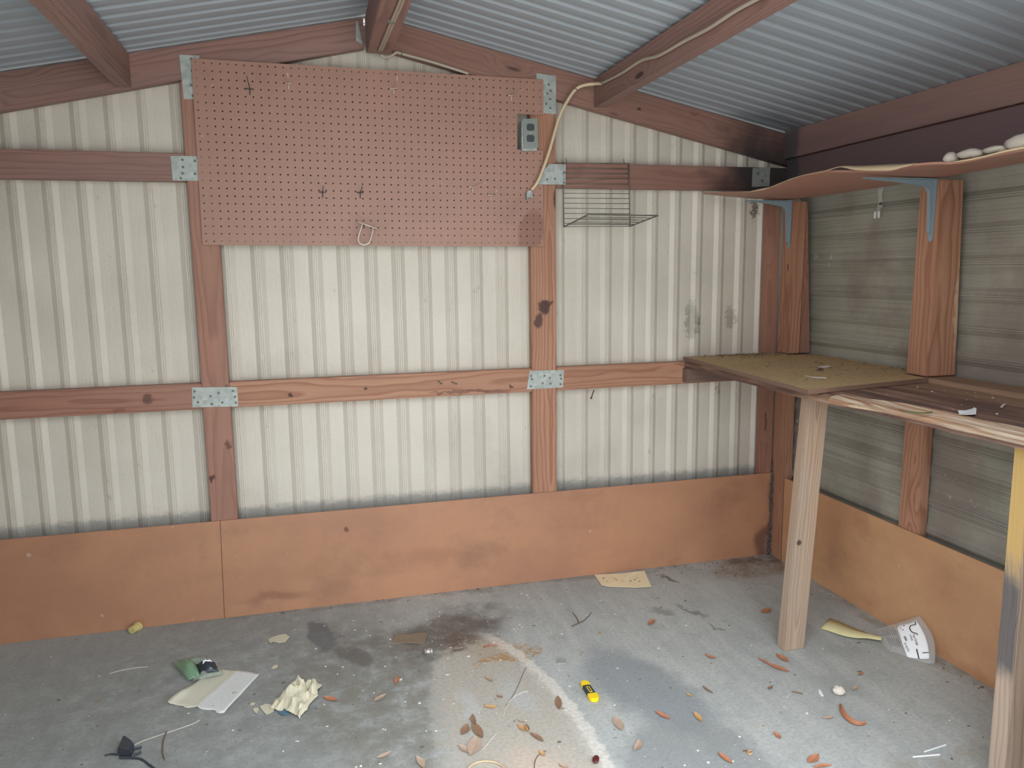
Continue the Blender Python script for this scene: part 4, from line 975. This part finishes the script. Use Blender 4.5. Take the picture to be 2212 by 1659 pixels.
def pp(outline, mat, label, name='paper_scrap', cat='paper', group='torn scraps on the floor', curl=.006, th=.0008):
    return flake(name, outline, 0, th, mat, label, cat, group, curl=curl)
pp([(579, 1383), (586, 1378), (604, 1373), (618, 1371), (620, 1374), (626, 1377), (617, 1388), (604, 1390), (590, 1388), (584, 1392)], M_PAPERY, 'torn cream paper scrap alone between newspaper and baseboard', curl=.003)
pp([(585, 1446), (592, 1439), (598, 1437), (601, 1444), (593, 1447)], M_PAPERY, 'small cream scrap between the newspaper and the dark oval stains', curl=.003)
pp([(561, 1528), (574, 1522), (586, 1524), (598, 1522), (590, 1540), (576, 1546), (568, 1538)], M_PAPERY, 'ragged cream scrap touching the left side of the crumpled paper', curl=.004)
pp([(546, 1534), (552, 1530), (560, 1532), (556, 1544), (550, 1542)], M_PAPERY, 'small cream scrap left of the ragged scrap by the crumpled paper', curl=.003)
pp([(540, 1521), (546, 1518), (552, 1520), (548, 1525), (541, 1525)], M_PAPERY, 'tiny cream scrap just right of the lowest newspaper corner', curl=.002)
pp([(1284, 1242), (1345, 1240), (1366, 1239), (1392, 1235), (1407, 1270), (1372, 1272), (1316, 1269), (1299, 1267)], M_PAPER, 'cream card with brown specks lying against the back baseboard', 'card', 'card', None, .006, .0012)
mb = MB(); rnd = random.Random(5)
for (px, py, s_) in ((1304, 1252, 5), (1328, 1253, 3), (1332, 1256, 4), (1345, 1258, 3), (1362, 1258, 5), (1371, 1255, 5), (1381, 1259, 5), (1376, 1251, 3), (1311, 1259, 3), (1350, 1247, 2)):
    p = fl(px, py); mb.ball((p.x, p.y, .0062), s_ * .0009, s_ * .0007, .0008, .3, 6, 3, px)
tag(mb.build('dirt_specks', M_TWIG), 'brown dirt specks on the cream card', 'dirt', kind='stuff')
pp([(847, 1390), (854, 1371), (872, 1372), (888, 1374), (898, 1370), (921, 1369), (923, 1378), (915, 1392), (890, 1391), (868, 1390)], M_CARD, 'damp brown cardboard piece flat on the dark stained floor', 'cardboard', 'cardboard', None, .002, .0025)
pp([(1203, 1424), (1221, 1423), (1223, 1434), (1204, 1435)], M_GALV, 'small square metal plate on the floor right of the rust stain', 'metal_plate', 'metal plate', None, 0, .003)
# yellow cap by the baseboard
a, b = fl(284, 1362, .014), fl(300, 1352, .014)
o = empty('bottle_cap', a, 'faded yellow plastic plug lying by the baseboard at the left', 'plug')
MB().tube([a, a.lerp(b, .7)], .0135, 16).build('barrel', M_CAP, o, bevel=.0008)
MB().tube([a.lerp(b, .7), b], .0165, 16).build('flange', M_CAP, o, bevel=.0008)
# metal sleeve
a, b = fl(917, 1408, .008), fl(932, 1407, .008)
o = empty('metal_sleeve', a, 'short shiny metal sleeve on the dark stained floor', 'metal sleeve')
MB().tube([a, b], .0085, 16).build('barrel', M_TIN, o, True)
MB().tube([b, b + (b - a) * .12], .0105, 16).build('flange', M_TIN, o)
# utility cutter
a, b = fl(1261, 1474, .007), fl(1286, 1512, .007)
d = (b - a); ln = d.length; d.normalize(); sd = Vector((-d.y, d.x, 0))
o = empty('utility_cutter', a, 'small black and yellow utility cutter on the concrete right of centre', 'cutter')
def rrect(l0, l1, w, z0, z1, rnd0, rnd1):
    pts = []
    if rnd0: pts += [a + d * (l0 + w - w * math.cos(t_)) + sd * (w * math.sin(t_)) for t_ in [PI / 2 * (1 - 2 * k / 8) for k in range(9)]][::1]
    else: pts += [a + d * l0 + sd * w, a + d * l0 - sd * w]
    if rnd1: pts += [a + d * (l1 - w + w * math.cos(t_)) + sd * (w * math.sin(t_)) for t_ in [-PI / 2 * (1 - 2 * k / 8) for k in range(9)]]
    else: pts += [a + d * l1 - sd * w, a + d * l1 + sd * w]
    return MB().prism([Vector((p.x, p.y, z0)) for p in pts], (0, 0, z1 - z0))
rrect(.002, ln * .97, .0125, .0003, .012, True, True).build('body', M_BLACK, o, bevel=.0015)
rrect(-.002, ln * .24, .0135, .0006, .0135, True, False).build('end_cap', M_YELL, o, bevel=.0015)
rrect(ln * .72, ln * 1.03, .0150, .0006, .0140, False, True).build('end_cap', M_YELL, o, bevel=.0015)
cl_ = rrect(ln * .34, ln * .66, .0045, .0122, .0128, False, False).build('label', M_YELL, o)
rrect(ln * .37, ln * .63, .0022, .0129, .0132, False, False).build('print', M_BLACK, cl_)
# two pin plug with its cord
o = empty('mains_plug', fl(280, 1620), 'black two pin plug with a thin cord on the floor at lower left', 'plug')
q = [fl(268, 1601), fl(254, 1634), fl(282, 1640), fl(292, 1622), fl(284, 1612)]
MB().prism(q, (0, 0, .022)).build('body', M_BLACK, o, bevel=.004)
for (s_, e_) in (((286, 1618), (306, 1614)), ((288, 1630), (306, 1624))):
    p0, p1 = fl(*s_, .010), fl(*e_, .010); MB().tube([p0, p1], .0035, 6).build('pin', M_BLACK, o)
MB().tube(smooth([fl(258, 1636, .006), fl(285, 1637, .004), fl(305, 1640, .003), fl(322, 1652, .003), fl(345, 1668, .003)], 5), .0028, 6).build('cord', M_BLACK, o, True)
MB().tube(smooth([fl(258, 1630, .006), fl(240, 1629, .003), fl(226, 1632, .003)], 4), .0022, 6).build('cord', M_BLACK, o, True)
# clear bag with printed label leaning on the right baseboard
XB = 2.437
tl, tr, br, blf, mid = fl(1890, 1361, .010), at(1987, 1331, 0, XB), fl(2020, 1434, .004), fl(1911, 1399, .004), at(1944, 1344, 0, XB - .02)
mid = fl(1944, 1346, .055)
o = empty('printed_bag', tl, 'clear plastic bag with a white printed label leaning on the right baseboard', 'plastic bag')
def bil(u, v, lift=0.0):
    p = (tl * (1 - u) + tr * u) * (1 - v) + (blf * (1 - u) + br * u) * v
    n_ = ((tr - tl).cross(br - tr)).normalized(); n_ = n_ if n_.dot(CAM_P - p) > 0 else -n_
    bul = .010 * math.sin(PI * u) * math.sin(PI * v) + .0025 * math.sin(u * 23 + v * 5) * (1 - u) + .010 * (u ** 2) * (v - .5) ** 2
    p = p + (tr - tl).normalized() * (.020 * u * u * math.sin(PI * v)) + (br - tr).normalized() * (.022 * math.sin(PI * u) * v)
    return p + n_ * (bul + lift)
MB().sheet([[bil(i / 16, j / 12) for j in range(13)] for i in range(17)], .0005).build('bag', M_CLEAR, o, True)
MB().sheet([[bil(.46 + .43 * i / 10, .07 + .83 * j / 10, .0012) for j in range(11)] for i in range(11)], .0004).build('label', M_PAPERW, o, True); lb_ = bpy.data.objects[[q for q in o.children if q.name.startswith('label')][0].name]
def ink(mb, pts, w):
    """a printed stroke on the label, pts in label space"""
    for (p, q) in zip(pts, pts[1:]):
        dx, dy = q[0] - p[0], q[1] - p[1]; l = math.hypot(dx, dy) or 1; nx, ny = -dy / l * w / 2, dx / l * w / 2
        c = [(p[0] + nx, p[1] + ny), (q[0] + nx, q[1] + ny), (q[0] - nx, q[1] - ny), (p[0] - nx, p[1] - ny)]
        mb.sheet([[bil(*c[0], .0019), bil(*c[3], .0019)], [bil(*c[1], .0019), bil(*c[2], .0019)]], .0002)
mb = MB()
arc = [(.86, .10), (.83, .17), (.79, .16), (.735, .16), (.70, .20), (.695, .27), (.715, .33), (.75, .345), (.775, .37), (.785, .40)]
ink(mb, arc, .022)
mb.build('strap_picture', M_WIRED, lb_)
for (u_, v_) in ((.53, .16), (.565, .22), (.615, .12)):
    mb = MB(); ink(mb, [(u_, v_), (u_ + .012, v_ + .02)], .022); mb.build('printed_symbol', M_INK, lb_)
mb = MB(); ink(mb, [(.690, .70), (.690, .90)], .026); mb.build('printed_bar', M_INK, lb_)
def label_text(body, u, v, du, size, name='print'):
    """lettering on the label: reads along +v"""
    cu = bpy.data.curves.new(name, 'FONT'); cu.body = body; cu.size = size; cu.extrude = .0001
    t_ = bpy.data.objects.new(name, cu); COL.objects.link(t_); cu.materials.append(M_INK)
    p = bil(u, v, .0022); xd = bil(u, v + .05, .0022) - p; ud = bil(u + .05, v, .0022) - p
    nn = xd.cross(ud).normalized(); fr = frame(p, xd, nn)
    if nn.dot(CAM_P - p) < 0: fr = frame(p, xd, -nn)
    dg = bpy.context.evaluated_depsgraph_get(); dg.update(); me = bpy.data.meshes.new_from_object(t_.evaluated_get(dg)); me.materials.clear(); me.materials.append(M_INK)
    bpy.data.objects.remove(t_); t_ = bpy.data.objects.new(name, me); COL.objects.link(t_)
    t_.parent = lb_; t_.matrix_local = fr
label_text('Pipe Straps', .700, .37, 1, .0100); label_text('4 Pack', .640, .37, 1, .0092); label_text('A142771', .500, .56, 1, .0098)
label_text('1', .775, .74, 1, .028)
mb = MB()
for k in range(11): ink(mb, [(.535 + (k % 2) * .0, .40 + .011 * k), (.575, .40 + .011 * k)], .003 + .003 * (k * 7 % 3))
mb.build('barcode', M_INK, lb_)
mb = MB()
for k in range(11):
    u_ = .04 + .036 * k; ink(mb, [(u_, .06), (u_ + .008, .30), (u_ + .004, .34)], .006)
    if k > 3: ink(mb, [(u_, .42), (u_ + .006, .68)], .006)
mb.build('instructions', M_INK, o)
# aged card strip beside it
g = []
T = [((1793, 1337), (1772, 1360)), ((1815, 1345), (1795, 1368)), ((1840, 1356), (1818, 1377)), ((1865, 1366), (1848, 1384)), ((1890, 1376), (1872, 1386)), ((1906, 1386), (1903, 1392))]
for k, (p, q) in enumerate(T):
    a, b = fl(*p), fl(*q); g.append([a + Vector((0, 0, .003)), a.lerp(b, .5) + Vector((0, 0, .006 + .003 * k)), b + Vector((0, 0, .004 + .002 * k))])
G = [smooth([r[j] for r in g], 3) for j in range(3)]
tag(MB().sheet([list(r) for r in zip(*G)], .001).build('card_strip', plain('aged yellow card', lin(214, 204, 158), .8, 0, .12, 30), smooth=True), 'aged yellow card strip lying between the bench leg and the printed bag', 'card')
# stones, sticks, thread
p = fl(1812, 1500); tag(MB().ball((p.x, p.y, .013), .020, .016, .0125, .17, 12, 8, 4).build('stone', M_ROCK, smooth=True), 'pale lumpy stone on the concrete under the bench', 'stone')
flake('plastic_scrap', [(1768, 1490), (1773, 1493), (1779, 1504), (1774, 1504), (1769, 1499)], 0, .002, M_WHITE, 'small white plastic shard left of the pale stone', 'scrap')
for (a, b, lab) in (((1972, 1635), (2030, 1630), 'nearer of two thin white sticks on the floor by the front bench leg'), ((1997, 1624), (2043, 1609), 'farther of two thin white sticks on the floor by the front bench leg')):
    p0, p1 = fl(*a, .002), fl(*b, .002); tag(MB().tube([p0, p1], .0021, 8).build('white_stick', M_WHITE), lab, 'stick', 'white sticks')
def line(name, pts, r, mat, label, cat, z=None):
    z = r if z is None else z; sm = smooth([fl(px, py, z) for px, py in pts], 5)
    return tag(MB().tube(sm, r, 6).build(name, mat, smooth=True), label, cat)
line('string', [(1088, 1547), (1092, 1530), (1103, 1512), (1115, 1502), (1133, 1494), (1140, 1494)], .0011, M_STRING, 'pale thread arc on the light patch, left of two', 'string')
line('string', [(1155, 1499), (1170, 1514), (1181, 1528), (1190, 1548), (1194, 1562)], .0011, M_STRING, 'pale thread arc on the light patch, right of two', 'string')
line('string', [(1137, 1440), (1128, 1460), (1115, 1490), (1100, 1515), (1092, 1525)], .0009, M_TWIG, 'thin brown string hanging from the rust stain towards the pale thread', 'string')
line('string', [(1044, 1618), (1060, 1598), (1074, 1581)], .0012, M_STRING, 'faint straight pale thread left on the light patch', 'string')
line('rope', [(1000, 1672), (1020, 1652), (1040, 1645), (1060, 1645), (1080, 1651), (1100, 1668)], .0030, M_ROPE, 'tan rope loop at the bottom edge of the floor', 'rope')
line('wire', [(1154, 1662), (1155, 1648), (1160, 1635), (1170, 1626), (1180, 1622)], .0012, M_TWIG, 'thin curved twig beside the small leaf at the bottom', 'twig')
line('string', [(285, 1612), (310, 1600), (345, 1588), (390, 1573), (420, 1562), (432, 1555)], .0011, M_STRING, 'pale string on the floor between the plug and the newspaper', 'string')
line('string', [(236, 1455), (262, 1448), (290, 1443), (320, 1440)], .0011, M_STRING, 'pale string lying left of the green packet', 'string')
line('twig', [(360, 1580), (353, 1600), (351, 1625), (356, 1642)], .0018, M_TWIG, 'dark twig right of the black plug', 'twig')
o = empty('twig', fl(1255, 1345), 'forked dry twig on the concrete below the cream card', 'twig')
for pts in ([(1235, 1353), (1250, 1346), (1262, 1340), (1272, 1330), (1277, 1323)], [(1250, 1346), (1246, 1335), (1236, 1322)]):
    MB().tube(smooth([fl(px, py, .002) for px, py in pts], 4), [.0022 - .0012 * k / (4 * (len(pts) - 1)) for k in range(4 * (len(pts) - 1) + 1)], 6).build('branch', M_TWIG, o, True)
p = fl(1287, 1640, .007); mb = MB(); mb.ball((0, 0, 0), .016, .0090, .0060, .04, 12, 8, 2)
o = mb.build('seed_pod', M_SEED, smooth=True); o.location = p; o.rotation_euler = (0, 0, math.radians(62)); tag(o, 'dark red oval pod on the light patch at the bottom', 'seed pod')
tag(MB().tube([fl(1620 + 4.5 * math.cos(t_), 1625 + 4 * math.sin(t_), .0025) for t_ in [2 * PI * k / 14 * .85 for k in range(15)]], .0022, 6).build('wood_shaving', LEAF['y'], smooth=True), 'small curled tan wood shaving near the bottom of the floor', 'wood shaving')

# dry leaves
def leaf(a, b, w, kind, label, curl=.004, jag=0.0, seed=0):
    w *= .85
    p0, p1 = fl(*a), fl(*b); d = p1 - p0; ln = d.length; d.normalize(); s_ = Vector((-d.y, d.x, 0)); g = []; n_ = 10
    for i in range(n_ + 1):
        t_ = i / n_; hw = w * ln * (math.sin(PI * min(1, t_ * .96 + .02)) ** .85) / 2 * (1 + jag * (1 if i % 2 else -1) * .5) + .0004
        bend = s_ * (.06 * ln * math.sin(PI * t_) * math.sin(seed * 1.7)); z = .0015 + curl * (t_ - .5) ** 2 * 2 * (1 if seed % 2 else .6)
        c_ = p0 + d * (ln * t_) + bend; g.append([c_ - s_ * hw + Vector((0, 0, z + curl * .7)), c_ + Vector((0, 0, z)), c_ + s_ * hw + Vector((0, 0, z + curl * .5))])
    return tag(MB().sheet(g, .0006).build('dry_leaf', LEAF[kind], smooth=False), label, 'leaf', 'dry leaves on the floor')
LV = [((1205, 1506), (1208, 1534), .32, 'b', 'slim brown leaf alone on the right side of the light patch, beside the cutter'),
      ((1009, 1567), (998, 1589), .55, 'b', 'dark oval brown leaf on the left edge of the light patch'),
      ((1022, 1562), (1042, 1596), .38, 'b', 'brown leaf right of the dark oval leaf, a white crumb on it'),
      ((1021, 1546), (1027, 1567), .35, 'b', 'small curled brown leaf above the crumbed leaf'),
      ((1030, 1593), (1016, 1634), .52, 'p', 'large pinkish leaf below the crumbed leaf'),
      ((992, 1612), (1012, 1628), .55, 'p', 'small pinkish leaf left of the large pinkish one'),
      ((1120, 1567), (1142, 1582), .5, 'y', 'tan leaf in the middle of the light patch, upper of a touching trio'),
      ((1137, 1567), (1141, 1582), .5, 'b', 'small brown leaf overlapping the tan leaf of the trio'),
      ((1145, 1585), (1173, 1604), .34, 'b', 'brown leaf in the middle of the light patch, lowest of the trio'),
      ((1117, 1556), (1134, 1563), .25, 'p', 'thin pale leaf just above the tan leaf'),
      ((1046, 1527), (1074, 1528), .45, 'y', 'tan leaf lying across the light patch, left of the pale thread'),
      ((1073, 1505), (1086, 1508), .55, 'b', 'small brown leaf left of the pale thread top'),
      ((1049, 1463), (1064, 1474), .5, 'p', 'small pinkish leaf just below the rust stain'),
      ((1166, 1624), (1177, 1636), .45, 'y', 'small tan leaf at the tip of the curved twig'),
      ((1208, 1652), (1228, 1660), .5, 'p', 'pinkish leaf at the bottom edge below the light patch'),
      ((808, 1517), (834, 1502), .45, 'p', 'pinkish leaf on the dark floor right of the crumpled paper'),
      ((900, 1636), (916, 1662), .4, 'p', 'faded leaf at the bottom edge left of the light patch'),
      ((814, 1640), (846, 1626), .4, 'p', 'faded leaf lying flat near the bottom, left of centre'),
      ((854, 1480), (858, 1463), .35, 'o', 'small orange leaf standing out on the dark floor left of the rust stain'),
      ((699, 1508), (728, 1516), .5, 'o', 'orange brown leaf just right of the crumpled paper'),
      ((1326, 1550), (1343, 1580), .45, 'p', 'pinkish leaf on the dark patch below the cutter'),
      ((1370, 1624), (1382, 1600), .4, 'p', 'small pinkish leaf low on the dark patch'),
      ((1416, 1538), (1448, 1555), .38, 'o', 'orange leaf on the blue grey patch right of the cutter'),
      ((1499, 1541), (1515, 1561), .42, 'y', 'yellowish leaf on the border of the blue grey patch'),
      ((1552, 1628), (1582, 1651), .36, 'o', 'orange leaf at the bottom with a white pebble beside it'),
      ((1523, 1415), (1546, 1424), .45, 'o', 'red orange leaf on bare concrete above the blue grey patch'),
      ((1678, 1414), (1702, 1432), .5, 'o', 'orange leaf just below the foot of the bench leg'),
      ((1638, 1423), (1660, 1437), .3, 'o', 'thin orange leaf pointing at the torn leaf below the bench leg'),
      ((1657, 1434), (1705, 1453), .34, 'o', 'long torn orange leaf below the foot of the bench leg'),
      ((1645, 1325), (1662, 1316), .6, 'o', 'rust red leaf left of the bench leg'),
      ((1402, 1352), (1414, 1340), .45, 'o', 'small orange leaf between the twig and the bench leg'),
      ((1672, 1584), (1686, 1598), .55, 'o', 'rust orange leaf low down, between the light patch and the white sticks'),
      ((1774, 1553), (1800, 1550), .4, 'p', 'pale broken leaf left of the crescent leaf'),
      ((1746, 1650), (1766, 1632), .55, 'o', 'rust red leaf near the bottom left of the white sticks'),
      ((1758, 1660), (1796, 1655), .3, 'o', 'rust leaf cut by the bottom edge left of the white sticks'),
      ((1660, 1491), (1668, 1484), .5, 'b', 'tiny dark leaf on bare concrete left of the stone'),
      ((1840, 1492), (1850, 1484), .6, 'p', 'small pink leaf right of the stone'),
      ((1854, 1460), (1864, 1455), .5, 'o', 'tiny orange leaf above the stone'),
      ((1710, 1496), (1734, 1501), .22, 'b', 'thin dark leaf left of the white shard'),
      ((1518, 1484), (1540, 1500), .2, 'b', 'narrow brown leaf on the edge of the blue grey patch'),
      ((1484, 1500), (1494, 1506), .6, 'y', 'small yellowish leaf at the top of the blue grey patch border')]
for k, (a, b, w_, kd, lab) in enumerate(LV): leaf(a, b, w_, kd, lab, seed=k, jag=.22 if kd == 'o' and k % 2 else 0)
# crescent leaf
C_ = [(1814, 1524), (1818, 1538), (1828, 1553), (1843, 1564), (1858, 1568), (1871, 1565)]
cp_ = smooth([fl(px, py) for px, py in C_], 3); g = []
for i, p in enumerate(cp_):
    t_ = (cp_[min(i + 1, len(cp_) - 1)] - cp_[max(i - 1, 0)]).normalized(); s_ = Vector((-t_.y, t_.x, 0)); hw = .008 * math.sin(PI * (i + .3) / (len(cp_) - .2)) + .0006
    g.append([p - s_ * hw + Vector((0, 0, .006)), p + Vector((0, 0, .0015)), p + s_ * hw + Vector((0, 0, .009))])
tag(MB().sheet(g, .0006).build('dry_leaf', LEAF['o']), 'long crescent shaped orange leaf below the stone', 'leaf', 'dry leaves on the floor')
# loose flecks and crumbs
mb = MB(); rnd = random.Random(21)
def clear_of(x, y): return -.85 < x < 2.42 and y < -.012 and not (1.96 < x < 2.09 and -.82 < y < -.72) and not (2.03 < x < 2.16 and -1.59 < y < -1.49)
SP = [(742, 1440), (727, 1455), (706, 1441), (605, 1300), (640, 1335), (1040, 1282), (970, 1420), (960, 1445), (965, 1460), (1125, 1282), (1010, 1420), (1215, 1370), (1300, 1300), (1345, 1312), (1355, 1470), (1325, 1525), (1510, 1620), (1528, 1645), (1580, 1645), (1390, 1320), (1400, 1345),
      (1440, 1400), (1420, 1398), (1620, 1395), (1480, 1350), (700, 1520), (640, 1605), (820, 1650), (770, 1655), (835, 1580), (920, 1582), (880, 1500), (865, 1472), (806, 1500), (975, 1398), (945, 1580), (780, 1655), (1743, 1540), (1640, 1640), (1480, 1655), (1600, 1590)]
for i, (px, py) in enumerate(SP):
    p = fl(px + rnd.uniform(-3, 3), py + rnd.uniform(-3, 3)); s_ = rnd.uniform(.0018, .0042); mb.ball((p.x, p.y, s_ * .35), s_ * rnd.uniform(.8, 1.7), s_ * rnd.uniform(.5, 1), s_ * .4, .4, 6, 3, i)
for i in range(420):
    x = rnd.uniform(-.5, 2.40); y = rnd.uniform(-1.7, -.03)
    if rnd.random() < .35: x, y = 1.05 + rnd.gauss(0, .3), -.4 + rnd.gauss(0, .22)
    if clear_of(x, y):
        s_ = .0008 + .0022 * rnd.random() ** 3; mb.ball((x, y, s_ * .3), s_ * rnd.uniform(.8, 2), s_, s_ * .4, .4, 5, 3, i)
tag(mb.build('paint_flecks', M_CHIP), 'white flecks of paint and plaster scattered over the floor', 'flecks', kind='stuff')
mb = MB()
for i in range(700):
    if i < 330: x, y = rnd.uniform(-.5, 2.40), rnd.uniform(-1.7, -.02)
    elif i < 430: x, y = rnd.uniform(.2, 2.4), -.008 - abs(rnd.gauss(0, .02))
    elif i < 600: x, y = 2.25 + rnd.gauss(0, .11), -.02 - abs(rnd.gauss(0, .09))
    else: x, y = 2.435 - abs(rnd.gauss(0, .02)), rnd.uniform(-1.6, -.1)
    if clear_of(x, y):
        s_ = .0011 + .003 * rnd.random() ** 3; mb.cur = 1 if rnd.random() < .3 else 0; mb.ball((x, y, s_ * .3), s_ * rnd.uniform(.8, 2.4), s_, s_ * .45, .4, 5, 3, i)
tag(mb.build('dirt_crumbs', [M_DIRT, plain('tan wood crumbs', lin(158, 130, 96), .9)]), 'brown and tan crumbs strewn over the floor and heaped in the corner', 'crumbs', kind='stuff')

# ------------------------------------------------------------------ daylight
w = bpy.data.worlds.new('overcast sky'); sc.world = w; w.use_nodes = True; t = w.node_tree; t.nodes.clear()
out = t.nodes.new('ShaderNodeOutputWorld'); bg = t.nodes.new('ShaderNodeBackground'); t.links.new(bg.outputs[0], out.inputs[0])
tcw = t.nodes.new('ShaderNodeTexCoord'); sepw = t.nodes.new('ShaderNodeSeparateXYZ'); t.links.new(tcw.outputs['Generated'], sepw.inputs[0])
rp = t.nodes.new('ShaderNodeValToRGB'); t.links.new(sepw.outputs[2], rp.inputs[0])
rp.color_ramp.elements[0].position = 0.0; rp.color_ramp.elements[0].color = (0.50, 0.49, 0.47, 1)
rp.color_ramp.elements[1].position = 0.8; rp.color_ramp.elements[1].color = (1.18, 1.26, 1.34, 1)
t.links.new(rp.outputs[0], bg.inputs[0]); bg.inputs[1].default_value = 1.6
# the open end of the shed guides the daylight sampling
pl = bpy.data.lights.new('daylight_opening', 'AREA'); pl.shape = 'RECTANGLE'; pl.size = 2.1; pl.size_y = 2.1; pl.cycles.is_portal = True
po = bpy.data.objects.new('daylight_opening', pl); COL.objects.link(po); po.location = (0.95, YF - .20, 1.04); po.rotation_euler = (PI / 2, 0, 0)

sc.view_settings.view_transform = 'Standard'; sc.view_settings.look = 'None'; sc.view_settings.gamma = 1.0; sc.view_settings.use_curve_mapping = False
sc.view_settings.exposure = 1.58
sc.cycles.use_denoising = True; sc.cycles.use_adaptive_sampling = True; sc.cycles.adaptive_threshold = 0.02
sc.cycles.max_bounces = 7; sc.cycles.diffuse_bounces = 5; sc.cycles.transparent_max_bounces = 12
sc.cycles.sample_clamp_indirect = 8
